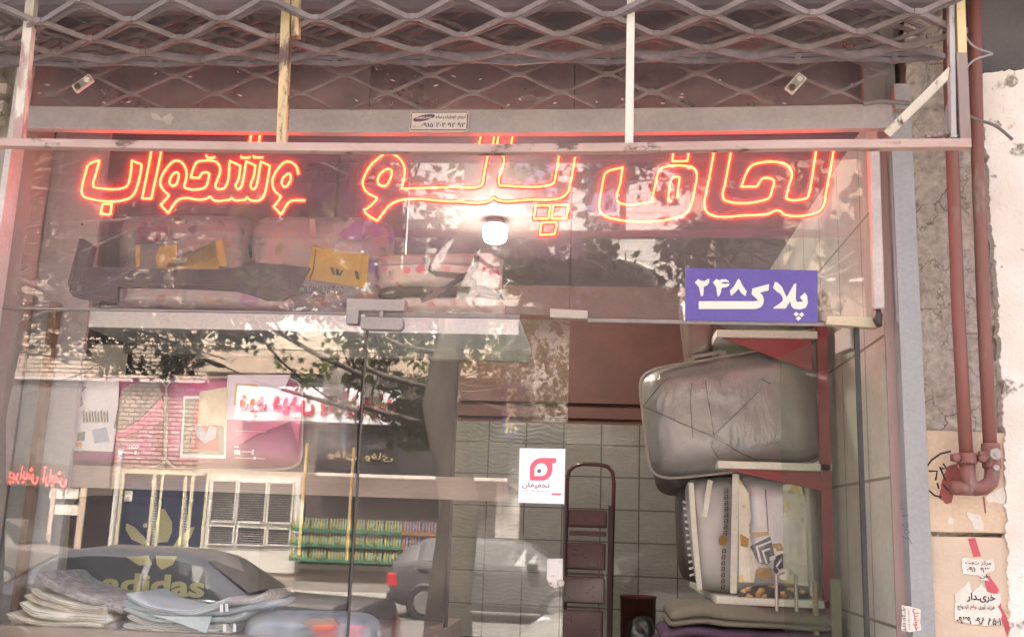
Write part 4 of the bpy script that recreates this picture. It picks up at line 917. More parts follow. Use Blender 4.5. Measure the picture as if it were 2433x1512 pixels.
# pink packs on the lower shelf
YW = .36
a, b_, c, d = rect(62, 1207, 1118, 1171, YW)
t = thing('wood_shelf', ((a + b_) / 2, YW, c), 'wood grained shelf front running under the pink packs', 'shelf')
obj('shelf_front', MB().box(a, b_, YW, YW + .025, c, d), M_wood, t)
obj('shelf_board', MB().box(a, b_, YW + .026, 1.10, d - .03, d - .002), M_wood, t)
WZ = d
M_pk = plastic('pink_card', (.50, .10, .27), .3, .6, .2, 5, (.38, .09, .21))
M_pkhot = mat('hot_pink', (.62, .05, .24), (.52, .05, .2), 3, .4, 0, coat=.8)
M_gy = plastic('grey_quilt_plastic', (.17, .15, .15), .3, 1, .5, 9)
M_wh = solid('print_white', (.85, .84, .85), .4)
def pack(name, x0, x1, y0, y1, label):
    t = thing(name, P((x0 + x1) / 2, y1, .5), label, 'bedding pack', 'pink bedding packs in the window')
    obj('pack_body', MB().pillow([P(x0, y0, .5), P(x1, y0 + 9, .5), P(x1 - 4, y1 + 8, .5), P(x0 - 6, y1, .5)], .22, 20, 9, 1, .015, x0), M_pk, t, smooth=True)
    pts = []
    for k in range(40):
        an = 2 * math.pi * k / 40; ca, sa = math.cos(an), math.sin(an); ex = .28
        pts.append(P((x0 + x1) / 2 + math.copysign(abs(ca) ** ex, ca) * (x1 - x0) / 2, (y0 + y1) / 2 + 5 + math.copysign(abs(sa) ** ex, sa) * (y1 - y0) / 2, .42))
    obj('piping', MB().tube(pts, .006, 6, True), M_seam, t, smooth=True)
    return t
YC = .385
t = pack('bedding_pack', 104, 396, 888, 1106, 'pink bedding pack with a white child drawing card, at the left of the window')
b = MB(); b.ppoly([(122, 896), (282, 904), (280, 1000), (268, 1072), (112, 1066)], YC, .002); obj('white_card', b, mat('card_white', (.90, .90, .88), (.80, .79, .78), 5, .4), t)
b = MB(); b.ppoly([(120, 912), (168, 902), (186, 915), (206, 918), (196, 930), (172, 942), (164, 960), (150, 990), (116, 994)], YC - .003, .002); b.ppoly([(176, 938), (192, 930), (198, 960), (180, 975)], YC - .003, .002); obj('grey_figure_print', b, mat('figure_grey', (.16, .16, .17), (.3, .3, .3), 14), t)
b = MB()
for k in range(9): x = 196 + k * 7; b.ppoly([(x, 976 + (k % 3) * 3), (x + 4, 972 + (k % 2) * 4), (x + 6, 1000), (x + 2, 1004)], YC - .003, .002)
b.ppoly([(185, 1026), (202, 1024), (200, 1046), (182, 1046)], YC - .003, .002); obj('pencil_print', b, mat('print_blue', (.12, .16, .22), (.3, .3, .12), 30), t)
b = MB(); b.ppoly([(218, 1020), (252, 1014), (260, 1046), (224, 1052)], YC - .003, .002); obj('blue_splash', b, mat('splash_blue', (.42, .52, .62)), t)
b = MB(); b.ppoly([(180, 1052), (194, 1050), (194, 1064), (178, 1064)], YC - .0035, .002); obj('yellow_patch', b, M_yel, t)
b = MB(); pletters(b, 'D', 128, 156, 1042, 1069, YC - .005, bold=.02); pletters(b, 'asther', 156, 199, 1053, 1071, YC - .005, bold=.01); pletters(b, 'nco', 307, 329, 1055, 1065, YC - .035, bold=.005)
b.pbox(287, 340, 1045, 1046, YC - .035, YC - .033); b.pbox(281, 290, 1070, 1078, YC - .035, YC - .033); b.pbox(292, 316, 1073, 1075, YC - .035, YC - .033); b.pbox(285, 335, 1086, 1087, YC - .035, YC - .033); b.pbox(320, 324, 1069, 1078, YC - .035, YC - .033)
obj('white_print', b, M_wh, t)
b = MB(); b.ppoly([(288, 925), (330, 900), (375, 905), (386, 940), (340, 985), (290, 1020), (270, 1015)], YC - .012, .008); obj('grey_band', b, M_gy, t)
b = MB(); b.ppoly([(384, 944), (388, 1000), (350, 1010), (296, 1036), (272, 1042), (276, 1028), (330, 1000)], YC - .016, .006); obj('hot_pink_band', b, M_pkhot, t)
t = pack('bedding_pack', 392, 718, 890, 1110, 'wider pink bedding pack with a framed red picture card and a gold square')
b = MB(); b.ppoly([(436, 940), (540, 940), (536, 1088), (428, 1086)], YC, .002); obj('card_frame', b, M_wh, t)
b = MB(); b.ppoly([(440, 946), (534, 946), (531, 1080), (433, 1078)], YC - .003, .002); obj('card_scene', b, mat('card_sage', (.36, .36, .29), (.28, .27, .21), 9, .5), t)
b = MB(); b.ppoly([(466, 950), (510, 955), (516, 1010), (518, 1070), (452, 1070), (458, 1000)], YC - .006, .002); obj('red_quilt_print', b, mat('print_red', (.46, .09, .08), (.36, .07, .08), 12), t)
b = MB(); b.ppoly([(462, 1010), (474, 1006), (490, 1028), (498, 1010), (514, 1014), (512, 1040), (486, 1052), (466, 1036)], YC - .008, .0015); obj('pale_blue_print', b, mat('print_sky', (.50, .55, .66)), t)
b = MB(); b.ppoly([(474, 930), (541, 918), (533, 1010), (468, 1010)], YC - .010, .002); obj('cream_card', b, mat('card_cream', (.66, .60, .40), (.62, .55, .36), 4, .5), t)
b = MB(); b.ppoly([(541, 890), (690, 890), (676, 920), (560, 996), (532, 996)], YC - .005, .003); obj('clear_panel', b, plastic('lilac_plastic', (.62, .58, .68), .2, 1, .7, 7, (.45, .38, .5)), t)
b = MB(); b.ppoly([(560, 912), (612, 912), (610, 962), (556, 962)], YC - .009, .002); obj('gold_square', b, mat('gold_print', (.58, .38, .06), (.50, .24, .10), 7, .4), t)
b = MB(); pletters(b, 'D', 565, 588, 944, 973, YC - .012, bold=.02); pletters(b, 'asther', 588, 630, 957, 975, YC - .012, bold=.01)
b.pbox(556, 640, 978, 986, YC - .012, YC - .010); b.pbox(560, 632, 1023, 1024, YC - .02, YC - .018); b.pbox(556, 566, 1058, 1062, YC - .02, YC - .018); b.pbox(556, 570, 1068, 1078, YC - .02, YC - .018); b.pbox(574, 600, 1071, 1073, YC - .02, YC - .018); b.pbox(598, 602, 1067, 1079, YC - .02, YC - .018); b.pbox(558, 628, 1087, 1088, YC - .02, YC - .018); b.pbox(602, 607, 1084, 1090, YC - .02, YC - .018)
obj('white_print', b, M_wh, t)
b = MB(); b.ppoly([(690, 935), (716, 960), (708, 1060), (690, 1000), (612, 1030), (560, 1060), (545, 1050), (640, 985)], YC - .014, .004); obj('hot_pink_band', b, M_pkhot, t)
t = tag(obj('bedding_pack', MB().pillow([P(716, 905, .6), P(850, 915, .6), P(846, 1116, .6), P(712, 1108, .6)], .22, 14, 9, 1, .02, 9), M_gy, smooth=True), 'dark grey quilt pack partly hidden beside the pink packs', 'bedding pack', 'pink bedding packs in the window')

# gold strips drawn as the mirrored trim of the shop opposite
for xa, ya, xb, yb, lab in ((729, 1052, 706, 1318, 'left of two thin gold strips drawn as mirrored door trim in the display window'), (840, 1062, 820, 1330, 'thin gold strip drawn as mirrored door trim at the closed glass door joint')):
    A_, B_ = P(xa, ya, .30), P(xa, yb, .30)
    tag(obj('mirrored_trim', MB().box(A_.x - .006, A_.x + .006, .30, .312, B_.z, A_.z), mat('mirrored_gold', (.55, .38, .16), (.40, .26, .1), 9, .3, metal=.7)), lab, 'mirrored trim', 'gold strips drawn as a reflection')
A_ = P(1078, 1010, .9); tag(obj('black_rail', MB().tube([P(1080, 1000, .9), Vector((P(1080, 1000, .9).x, .9, .8))], .012, 8), M_blk), 'slim black upright pole behind the closed glass door', 'pole')

# dark quilt with the printed logo
YQ = .62
t = thing('logo_quilt', P(350, 1430, YQ), 'dark navy quilt printed with a large yellow three leaf logo, behind the folded blankets', 'quilt')
obj('quilt_body', MB().pillow([P(170, 1172, YQ), P(620, 1190, YQ), P(610, 1480, YQ), P(150, 1470, YQ)], .20, 20, 9, .6, .02, 3), mat('navy_cloth', (.03, .03, .04), (.022, .022, .03), 7, .8), t, smooth=True)
M_ly = mat('logo_yellow', (.46, .42, .15), (.40, .36, .12), 5, .7)
b = MB(); YL2 = YQ - .085
b.ppoly([(298, 1256), (300, 1242), (318, 1250), (340, 1272), (352, 1292), (338, 1292), (312, 1280)], YL2, .004); b.ppoly([(375, 1288), (371, 1240), (378, 1206), (390, 1208), (408, 1238), (408, 1262), (398, 1286)], YL2, .004); b.ppoly([(462, 1250), (452, 1252), (424, 1276), (412, 1296), (430, 1296), (452, 1276)], YL2, .004)
b.ppoly([(300, 1322), (352, 1318), (360, 1340), (330, 1342)], YL2, .004); b.ppoly([(370, 1318), (420, 1320), (410, 1340), (384, 1352), (372, 1340)], YL2, .004)
obj('leaf_logo', b, M_ly, t)
b = MB(); A_, B_, C_, D_ = rect(243, 487, 1362, 1414, YL2); letters(b, 'adidas', A_, B_, C_, D_, YL2, bold=.035, th=.002); obj('logo_word', b, M_ly, t)

# folded blankets in the window
YS0, YS1 = .14, .58
a, b_, c, d = rect(-20, 1000, 1500, 1580, .10)
tag(obj('window_bench', MB().box(a, b_, .10, 1.4, .3, P(450, 1503, .12).z), M_wood), 'wood grained window bench under the folded blankets', 'bench')
def lay(px): return [(x / 3.842, 1119.2 + y / 3.842) for x, y in px]
UZ = u * 0 + (P(500, 1400, YS0).z - P(500, 1401, YS0).z)     # metres per reference pixel
def blanket(label, layers, m, edge=None, seed=0, grp='folded blankets in the window'):
    t = thing('folded_blanket', P(*lay([layers[0][0][len(layers[0][0]) // 2]])[0], .3), label, 'blanket', grp)
    for k, (pts, th, mm) in enumerate(layers):
        obj('fold', MB().layer(lay(pts), 1.3 * th / 3.842 * UZ, YS0 + .012 * (k % 2), YS1, 60, 7, seed + k, 1.6), mm or m, t, smooth=True)
        fold_gaps(pts, th, t, seed + k)
    return t
M_foldgap = mat('fold_gap_shade', (.34, .31, .27), (.25, .23, .20), 9, .9)  # dark tone for thin lines drawn as the shaded gaps between folds
def fold_gaps(pts, th, t, seed):
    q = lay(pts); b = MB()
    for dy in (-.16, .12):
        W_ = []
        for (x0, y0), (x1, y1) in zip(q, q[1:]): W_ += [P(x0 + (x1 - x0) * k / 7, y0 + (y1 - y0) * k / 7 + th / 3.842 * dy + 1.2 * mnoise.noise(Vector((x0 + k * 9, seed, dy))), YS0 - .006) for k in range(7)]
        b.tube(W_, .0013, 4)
    obj('fold_gap_line', b, M_foldgap, t)
M_fleece = mat('grey_fleece', (.46, .44, .40), (.30, .28, .26), 26, 1, 1.0, lo=.42, hi=.58); M_cr = mat('cream_cloth', (.86, .79, .64), (.74, .67, .53), 6, .9, .4); M_cr2 = mat('cream_cloth_pale', (.90, .87, .76), (.80, .76, .64), 6, .9, .4)
M_mot = printed('mottled_print', (.44, .40, .37), [((.20, .17, .16), 1.2, 1), ((.16, .14, .14), 1.6, 4)], 22, .4, .8, 0, .3)
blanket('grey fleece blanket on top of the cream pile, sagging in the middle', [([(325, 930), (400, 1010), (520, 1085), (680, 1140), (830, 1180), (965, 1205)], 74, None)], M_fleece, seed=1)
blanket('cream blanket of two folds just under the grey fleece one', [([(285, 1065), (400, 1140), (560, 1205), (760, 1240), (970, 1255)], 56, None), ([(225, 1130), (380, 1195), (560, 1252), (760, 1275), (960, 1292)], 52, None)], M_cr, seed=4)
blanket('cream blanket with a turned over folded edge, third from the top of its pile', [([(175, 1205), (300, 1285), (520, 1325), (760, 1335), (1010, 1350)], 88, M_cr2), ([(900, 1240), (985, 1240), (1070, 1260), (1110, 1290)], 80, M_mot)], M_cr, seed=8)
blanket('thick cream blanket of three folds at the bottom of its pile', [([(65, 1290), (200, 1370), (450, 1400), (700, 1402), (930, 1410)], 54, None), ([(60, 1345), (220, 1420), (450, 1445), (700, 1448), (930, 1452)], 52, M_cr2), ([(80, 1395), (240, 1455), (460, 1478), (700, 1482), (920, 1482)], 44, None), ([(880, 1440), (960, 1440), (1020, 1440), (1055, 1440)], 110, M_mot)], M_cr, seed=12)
M_bl = mat('pale_blue_cloth', (.62, .73, .73), (.53, .63, .64), 5, .85, .3); M_bl2 = mat('blue_grey_cloth', (.40, .53, .57), (.32, .43, .47), 5, .85, .3)
M_blp = printed('blue_piped_print', (.62, .62, .57), [((.14, .15, .17), 1.3, 2), ((.24, .26, .28), 1.0, 6)], 26, .33, .8, 0, .2)
blanket('pale blue quilt on top of its pile with white zip pulls, sagging in the middle', [([(1150, 1120), (1200, 1165), (1330, 1235), (1560, 1285), (1760, 1282), (1960, 1225), (2050, 1190)], 56, None), ([(2050, 1195), (2200, 1190), (2330, 1160), (2440, 1110)], 62, M_fleece), ([(1110, 1190), (1250, 1245), (1500, 1310), (1800, 1315), (2000, 1290), (2300, 1240), (2440, 1210)], 48, M_bl2)], M_bl, seed=20, grp='folded blankets in the window')
blanket('blue piped quilt with a plain blue corner turned down, in the middle of its pile', [([(1130, 1250), (1300, 1320), (1500, 1355), (1800, 1362), (2050, 1350), (2240, 1290)], 50, M_bl), ([(1160, 1320), (1300, 1370), (1520, 1412), (1800, 1425), (2080, 1420)], 56, M_blp)], M_bl, seed=26)
blanket('striped blue quilt at the bottom of its pile', [([(1120, 1390), (1300, 1430), (1550, 1452), (1800, 1462), (2100, 1465)], 54, M_blp), ([(1090, 1445), (1300, 1482), (1550, 1500), (1800, 1506), (2100, 1508)], 54, M_bl2)], M_bl, seed=31)
b = MB(); q = lay([(1330, 1295), (1480, 1318), (1700, 1325), (1932, 1318), (1900, 1420), (1880, 1478), (1760, 1430), (1560, 1360)]); b.ppoly(q, YS0 - .012, .008)
tq = [o for o in COL.objects if o.get('label', '').startswith('blue piped quilt')][0]; obj('turned_corner', b, M_bl, tq, bevel=.003)
tz = [o for o in COL.objects if o.get('label', '').startswith('pale blue quilt')][0]
for x, y in ((2020, 1240), (2048, 1420), (2140, 1420), (2068, 1235)):
    x, y = lay([(x, y)])[0]; b = MB(); b.ppoly([(x - 3, y - 8), (x + 3, y - 8), (x + 3.5, y + 9), (x, y + 11), (x - 3.5, y + 9)], YS0 - .03, .005); obj('zip_pull', b, M_wh, tz)
t = thing('quilt_in_plastic', P(740, 1500, .3), 'blue and orange quilt wrapped in clear shiny plastic beside the folded blankets', 'bedding pack')
obj('wrap_body', MB().pillow([P(590, 1445, .30), P(900, 1452, .30), P(915, 1600, .30), P(560, 1600, .30)], .30, 22, 6, 1, .05, 2), plastic('blue_wrap', (.42, .46, .49), .2, .8, .9, 8, (.20, .26, .32)), t, smooth=True)
b = MB(); b.ppoly(ragged([(712, 1478), (735, 1468), (792, 1466), (805, 1482), (786, 1494), (742, 1496)], 5, 3, 8), .12, .02); obj('orange_print', b, mat('print_orange', (.42, .24, .14), (.36, .18, .15), 18, .3, coat=.8), t)

# ------------------------------------------------------------------ inside, right
YR = 1.05
M_redst = mat('red_rack_steel', (.36, .06, .07), (.30, .052, .062), 3, .4, .05, coat=.3)
M_shedge = mat('shelf_edge_white', (.88, .88, .77), (.80, .80, .70), 3, .5, .05)
t = thing('bedding_rack', P(1958, 1500, YR), 'red steel rack with white edged cantilever shelves along the right wall', 'rack')
A_, B_, _, _ = rect(1948, 1972, 1000, 1100, YR)
obj('upright', MB().box(A_, B_, YR, YR + .05, 0, P(1955, 772, YR).z), M_redst, t)
obj('upright', MB().box(A_, B_, YR + 1.2, YR + 1.25, 0, P(1955, 772, YR).z), M_redst, t)
for (xa, xb, ya, yb, tip) in ((1702, 1946, 780, 806, 870), (1705, 1976, 1094, 1118, 1150), (1702, 1986, 1417, 1444, 1495)):
    a, b_, c, d = rect(xa, xb, (ya + yb) / 2 - 9, (ya + yb) / 2 + 9, YR)
    sh = obj('shelf', MB().box(a, b_, YR, YR + 1.6, c, d), M_shedge, t, bevel=.003)
    z1 = c - .002; w_ = b_ - a; z2 = z1 - (tip - yb) * (P(1800, 1000, YR).z - P(1800, 1001, YR).z) - .03
    for yk_ in (.02, 1.2): obj('bracket', MB().prism([(a + .03, YR + yk_, z1), (b_ - .04, YR + yk_, z1), (b_ - .04, YR + yk_, z2)], (0, .012, 0)), M_redst, t)
b = MB(); A_, B_, C_, D_ = rect(1968, 2000, 1440, 1700, 1.0)
tag(obj('broom_handle', MB().tube([P(1936, 1380, .95), P(1943, 1700, .95)], .014, 10), mat('green_pink_stick', (.16, .32, .12), (.50, .22, .18), .8, .4)), 'slim stick half green half pink leaning on the rack', 'stick')
tag(obj('wood_plank', MB().pbox(1978, 2001, 1375, 1700, .9, .93), mat('olive_plank', (.30, .27, .19), (.25, .22, .15), 4, .7, scale=(4, 4, .5))), 'narrow upright olive plank standing by the open glass door', 'plank')
def on_pillow(px, py, c, Y, depth, lift=.004):
    (x0, y0), (x1, y1), (x2, y2), (x3, y3) = c; u_ = v_ = .5
    for _ in range(12):
        xl, xr = x0 + (x3 - x0) * v_, x1 + (x2 - x1) * v_; u_ = min(1, max(0, (px - xl) / (xr - xl)))
        yt, yb = y0 + (y1 - y0) * u_, y3 + (y2 - y3) * u_; v_ = min(1, max(0, (py - yt) / (yb - yt)))
    m_ = max(abs(2 * u_ - 1), abs(2 * v_ - 1)); return P(px, py, Y - depth * .5 * max(0, 1 - m_ ** 4) ** .5 - lift)
def vinyl(name, refl):
    m = bpy.data.materials.new(name); m.use_nodes = True; nt = m.node_tree; nt.nodes.clear(); o = nt.nodes.new('ShaderNodeOutputMaterial')
    tr = nt.nodes.new('ShaderNodeBsdfTransparent'); tr.inputs[0].default_value = (.97, .97, .97, 1); gl = nt.nodes.new('ShaderNodeBsdfGlossy'); gl.inputs['Roughness'].default_value = .1
    mx = nt.nodes.new('ShaderNodeMixShader'); mx.inputs[0].default_value = refl; v = tex(nt, 'Object', (1, 1, .55)); n1 = nz(nt, v, 9, 5, .6); n2 = nz(nt, v, 30, 3, .5)
    bp = nt.nodes.new('ShaderNodeBump'); bp.inputs['Strength'].default_value = .9; bp.inputs['Distance'].default_value = .035; nt.links.new(mix(nt, .25, n1, n2), bp.inputs['Height']); nt.links.new(bp.outputs[0], gl.inputs['Normal'])
    nt.links.new(tr.outputs[0], mx.inputs[1]); nt.links.new(gl.outputs[0], mx.inputs[2]); nt.links.new(mx.outputs[0], o.inputs[0]); return m
M_vinyl = vinyl('clear_vinyl', .14)
# big grey quilt bag
M_gq = plastic('grey_quilt_bag', (.40, .395, .38), .5, .3, .7, 11, (.34, .335, .325))
t = thing('quilt_bag', P(1740, 1095, YR), 'big plain grey quilt in a clear zipped bag tilted on the middle shelf', 'quilt bag')
Yb = YR + .27
obj('bag_body', MB().pillow([P(1516, 884, Yb), P(1925, 812, Yb), P(1972, 1098, Yb), P(1548, 1142, Yb)], .46, 30, 7, 1, .02, 4), M_gq, t, smooth=True)
def soft_rect(c, n, ex=.26):
    out = []
    for k in range(n):
        an = 2 * math.pi * k / n; ca, sa = math.cos(an), math.sin(an); u_, v_ = (1 + math.copysign(abs(ca) ** ex, ca)) / 2, (1 - math.copysign(abs(sa) ** ex, sa)) / 2
        out.append(tuple((c[0][i] * (1 - u_) + c[1][i] * u_) * (1 - v_) + (c[3][i] * (1 - u_) + c[2][i] * u_) * v_ for i in (0, 1)))
    return out
M_pip = mat('beige_piping', (.44, .39, .35), (.36, .32, .29), 8, .5)
obj('piping', MB().tube([P(x, y, Yb - .12) for x, y in soft_rect([(1514, 880), (1918, 815), (1968, 1096), (1545, 1142)], 60)], .0075, 8, True), M_pip, t, smooth=True)
b = MB(); b.beam([P(1641, 866, Yb - .12), P(1645, 848, Yb - .10), P(1700, 838, Yb - .10), P(1712, 834, Yb - .10), P(1720, 852, Yb - .12)], .022, .008); b.ppoly([(1632, 850), (1648, 847), (1650, 868), (1634, 870)], Yb - .125, .01); b.ppoly([(1706, 838), (1724, 832), (1727, 854), (1712, 857)], Yb - .125, .01)
obj('carry_strap', b, mat('grey_strap', (.42, .39, .36)), t)
b = MB()
for path in ([(1527, 964), (1575, 905), (1632, 870)], [(1527, 964), (1620, 1005), (1697, 1038), (1760, 1075), (1800, 1092)], [(1672, 880), (1684, 960), (1697, 1038), (1690, 1060), (1705, 1085)], [(1697, 1030), (1740, 990), (1800, 930)], [(1720, 858), (1780, 885), (1830, 910)], [(1645, 880), (1640, 950), (1645, 1040)]):
    W_ = []
    for (x_, y_), (x2_, y2_) in zip(path, path[1:]): W_ += [on_pillow(x_ + (x2_ - x_) * k / 8, y_ + (y2_ - y_) * k / 8, ((1516, 884), (1925, 812), (1972, 1098), (1548, 1142)), Yb, .46) for k in range(9)]
    b.tube(W_, .0028, 5)
obj('quilting_seam', b, mat('seam_dark', (.17, .16, .15)), t)
obj('clear_cover', MB().pillow([P(1514, 880, Yb), P(1927, 808, Yb), P(1974, 1099, Yb), P(1546, 1145, Yb)], .49, 30, 7, 1, .03, 11), M_vinyl, t, smooth=True)
M_dkp = plastic('dark_quilt_plastic', (.10, .09, .085), .35, 1, .7, 8)
tag(obj('quilt_bag', MB().pillow([P(1535, 1020, Yb + .35), P(1740, 1000, Yb + .35), P(1760, 1172, Yb + .35), P(1560, 1180, Yb + .35)], .34, 16, 5, 1, .05, 9), M_dkp, smooth=True), 'dark grey quilt bag drooping under the big grey quilt bag', 'quilt bag')
# white patterned bag below it
t = thing('quilt_bag', P(1840, 1418, YR + .05), 'white quilt with black and gold maze pattern zipped in plastic, on the lowest shelf', 'quilt bag')
Yc = YR + .23
M_wq = plastic('white_quilt', (.84, .83, .85), .45, .3, .4, 6, (.72, .71, .72))
obj('bag_body', MB().pillow([P(1752, 1128, Yc), P(1938, 1140, Yc), P(1950, 1418, Yc), P(1745, 1410, Yc)], .34, 22, 9, 1, .03, 5), M_wq, t, smooth=True)
b = MB(); yb_ = Yc - .165
def R5(pts): return [((2300 + x / 2.2009) / 1.5789, (1700 + y / 2.2009) / 1.5789) for x, y in pts]
for poly in ([(1130, 765), (1295, 680), (1335, 850), (1270, 920), (1195, 900)], [(1330, 850), (1400, 820), (1405, 1010), (1370, 1020), (1320, 960)]): b.ppoly(R5(poly), yb_ - .008, .006)
obj('black_maze_print', b, solid('print_navy', (.03, .03, .045)), t)
b = MB()
for poly in ([(1175, 765), (1190, 755), (1225, 895), (1205, 900)], [(1175, 765), (1300, 715), (1303, 730), (1188, 778)], [(1225, 800), (1290, 775), (1293, 790), (1242, 810), (1275, 905), (1260, 910)], [(1290, 850), (1335, 838), (1338, 868), (1290, 885)], [(1340, 925), (1385, 860), (1390, 880), (1352, 935), (1395, 985), (1390, 1000)]): b.ppoly(R5(poly), yb_ - .012, .004)
obj('white_maze_print', b, M_wh, t)
b = MB()
for poly in ([(1150, 650), (1280, 640), (1285, 672), (1160, 690)], [(1310, 742), (1402, 735), (1402, 800), (1325, 805)], [(1175, 965), (1205, 940), (1310, 945), (1305, 1030), (1170, 1020)], [(1048, 660), (1120, 700), (1110, 775), (1050, 760)]): obj('gold_print', MB().ppoly(R5(poly), yb_ - .007, .005), mat('ochre_print', (.52, .30, .07), (.44, .25, .06), 6, .5, coat=.5), t)
b = MB(); b.ppoly(R5([(1030, 1145), (1090, 1100), (1200, 1085), (1400, 1090), (1560, 1120), (1615, 1160), (1600, 1195), (1030, 1180)]), yb_ - .004, .006); obj('black_border', b, printed('black_gold_scroll', (.03, .028, .03), [((.45, .25, .06), 1.0, 2), ((.5, .3, .1), 1.5, 5)], 16, .36), t)
b = MB(); b.ppoly(R5([(1035, 200), (1120, 330), (1135, 520), (1120, 640), (1165, 860), (1190, 930), (1160, 1060), (1035, 1060)]), yb_ - .003, .006); b.ppoly(R5([(1400, 260), (1540, 220), (1590, 420), (1605, 1090), (1410, 1060)]), yb_ - .003, .006); obj('cream_print', b, printed('cream_scroll', (.80, .76, .62), [((.60, .46, .16), 1, 1), ((.45, .42, .36), 1.4, 6)], 14, .36), t)
b = MB(); b.beam([P(*R5([(1010, 170)])[0], Yc - .15), P(*R5([(1000, 650)])[0], Yc - .17), P(*R5([(990, 1150)])[0], Yc - .15)], .034, .012); b.beam([P(*R5([(1590, 200)])[0], Yc - .15), P(*R5([(1640, 1180)])[0], Yc - .15)], .022, .012)
obj('zip_band', b, mat('zip_ivory', (.82, .80, .70), (.72, .70, .61), 9), t)
b = MB(); b.beam([P(*R5([(1255, 290)])[0], yb_ - .01), P(*R5([(1278, 640)])[0], yb_ - .012)], .006, .004); obj('quilting_seam', b, mat('seam_grey', (.2, .19, .2)), t)
obj('clear_cover', MB().pillow([P(1746, 1124, Yc), P(1950, 1136, Yc), P(1962, 1420, Yc), P(1740, 1414, Yc)], .40, 22, 9, 1, .03, 15), M_vinyl, t, smooth=True)
t = thing('quilt_bag', P(1680, 1400, YR + .1), 'white quilt bag with a black greek key border and a gold medallion, seen side on', 'quilt bag')
Yd = YR + .33
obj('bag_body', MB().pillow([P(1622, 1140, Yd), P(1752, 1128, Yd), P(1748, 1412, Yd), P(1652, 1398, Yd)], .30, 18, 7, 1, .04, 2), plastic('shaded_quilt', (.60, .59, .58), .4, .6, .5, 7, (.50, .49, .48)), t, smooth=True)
yk = Yd - .155
b = MB()
for k in range(17):
    f = k / 16
    if 7.2 < k < 9.2: continue
    x = 932 - 26 * f + 6 * math.sin(f * 6); y = 290 + f * 790; s_ = 15
    for poly in ([(x - s_, y), (x + s_, y), (x + s_, y + 5), (x - s_, y + 5)], [(x + s_ - 6, y), (x + s_, y), (x + s_, y + 36), (x + s_ - 6, y + 36)], [(x - s_, y + 30), (x + s_, y + 30), (x + s_, y + 36), (x - s_, y + 36)], [(x - s_, y + 14), (x - s_ + 6, y + 14), (x - s_ + 6, y + 36), (x - s_, y + 36)], [(x - s_, y + 14), (x + 4, y + 14), (x + 4, y + 20), (x - s_, y + 20)]): b.ppoly(R5(poly), yk - .01, .004)
obj('key_border', b, solid('key_navy', (.03, .03, .045)), t)
b = MB(); b.ppoly(R5([(902 + 34 * math.cos(k * .4), 716 + 44 * math.sin(k * .4)) for k in range(16)]), yk - .013, .006); obj('medallion', b, mat('medal_gold', (.46, .25, .06)), t)
b = MB(); b.beam([P(*R5([(640, 240)])[0], yk + .02), P(*R5([(668, 640)])[0], yk + .0), P(*R5([(712, 1120)])[0], yk + .02)], .028, .012); b.beam([P(*R5([(800, 220)])[0], yk), P(*R5([(770, 400)])[0], yk - .04), P(*R5([(750, 520)])[0], yk - .03)], .028, .008)
obj('zip_band', b, M_shedge, t)
t = thing('quilt_bag', P(1610, 1340, YR + .5), 'striped dark quilt bag at the back of the lowest shelf', 'quilt bag')
obj('bag_body', MB().pillow([P(1600, 1150, YR + .6), P(1650, 1140, YR + .6), P(1672, 1390, YR + .6), P(1610, 1370, YR + .6)], .3, 14, 4, 1, .04, 7), M_dkp, t, smooth=True)
b = MB()
for k in range(12): b.tube([P(1622 + k * 1.5, 1190 + k * 16, YR + .44), P(1636 + k * 1.5, 1196 + k * 15, YR + .43), P(1646 + k * 1.2, 1186 + k * 17, YR + .44)], .007, 5)
obj('stripe_print', b, M_wh, t)
# bag standing on the top shelf, folded blankets at the foot
tag(obj('quilt_bag', MB().pillow([P(1606, 700, YR + .4), P(1706, 690, YR + .4), P(1690, 880, YR + .4), P(1628, 890, YR + .4)], .3, 14, 5, 1, .05, 3), plastic('brown_plastic', (.22, .15, .13), .3, 1, .7, 9), smooth=True), 'crumpled brownish plastic bag hanging above the big grey quilt bag', 'quilt bag')
tag(obj('quilt_bag', MB().pillow([P(1700, 690, YR + .5), P(1938, 690, YR + .5), P(1938, 786, YR + .5), P(1700, 780, YR + .5)], .5, 14, 7, 1, .05, 8), plastic('dark_red_plastic', (.13, .085, .08), .3, 1, .7, 9), smooth=True), 'dark plastic wrapped quilt on the topmost rack shelf', 'quilt bag')
def flay(label, paths, m, seed):
    t = thing('folded_blanket', P(1800, 1500, .95), label, 'blanket', 'folded blankets under the rack')
    for k, (pts, th) in enumerate(paths): obj('fold', MB().layer(pts, th * UZ, .92, 1.5, 36, 7, seed + k), m, t, smooth=True)
flay('olive grey folded blanket on top of the purple one under the rack', [([(1592, 1466), (1640, 1452), (1740, 1458), (1880, 1470), (1990, 1478)], 44), ([(1588, 1484), (1650, 1474), (1760, 1482), (1990, 1494)], 22)], mat('olive_cloth', (.25, .23, .18), (.19, .175, .14), 5, .9), 40)
flay('purple folded blanket lowest under the rack', [([(1570, 1512), (1640, 1500), (1800, 1512), (2000, 1520)], 34), ([(1560, 1545), (1700, 1535), (2000, 1545)], 40)], mat('purple_cloth', (.13, .075, .13), (.10, .06, .10), 5, .9), 44)
obj_ = MB(); 

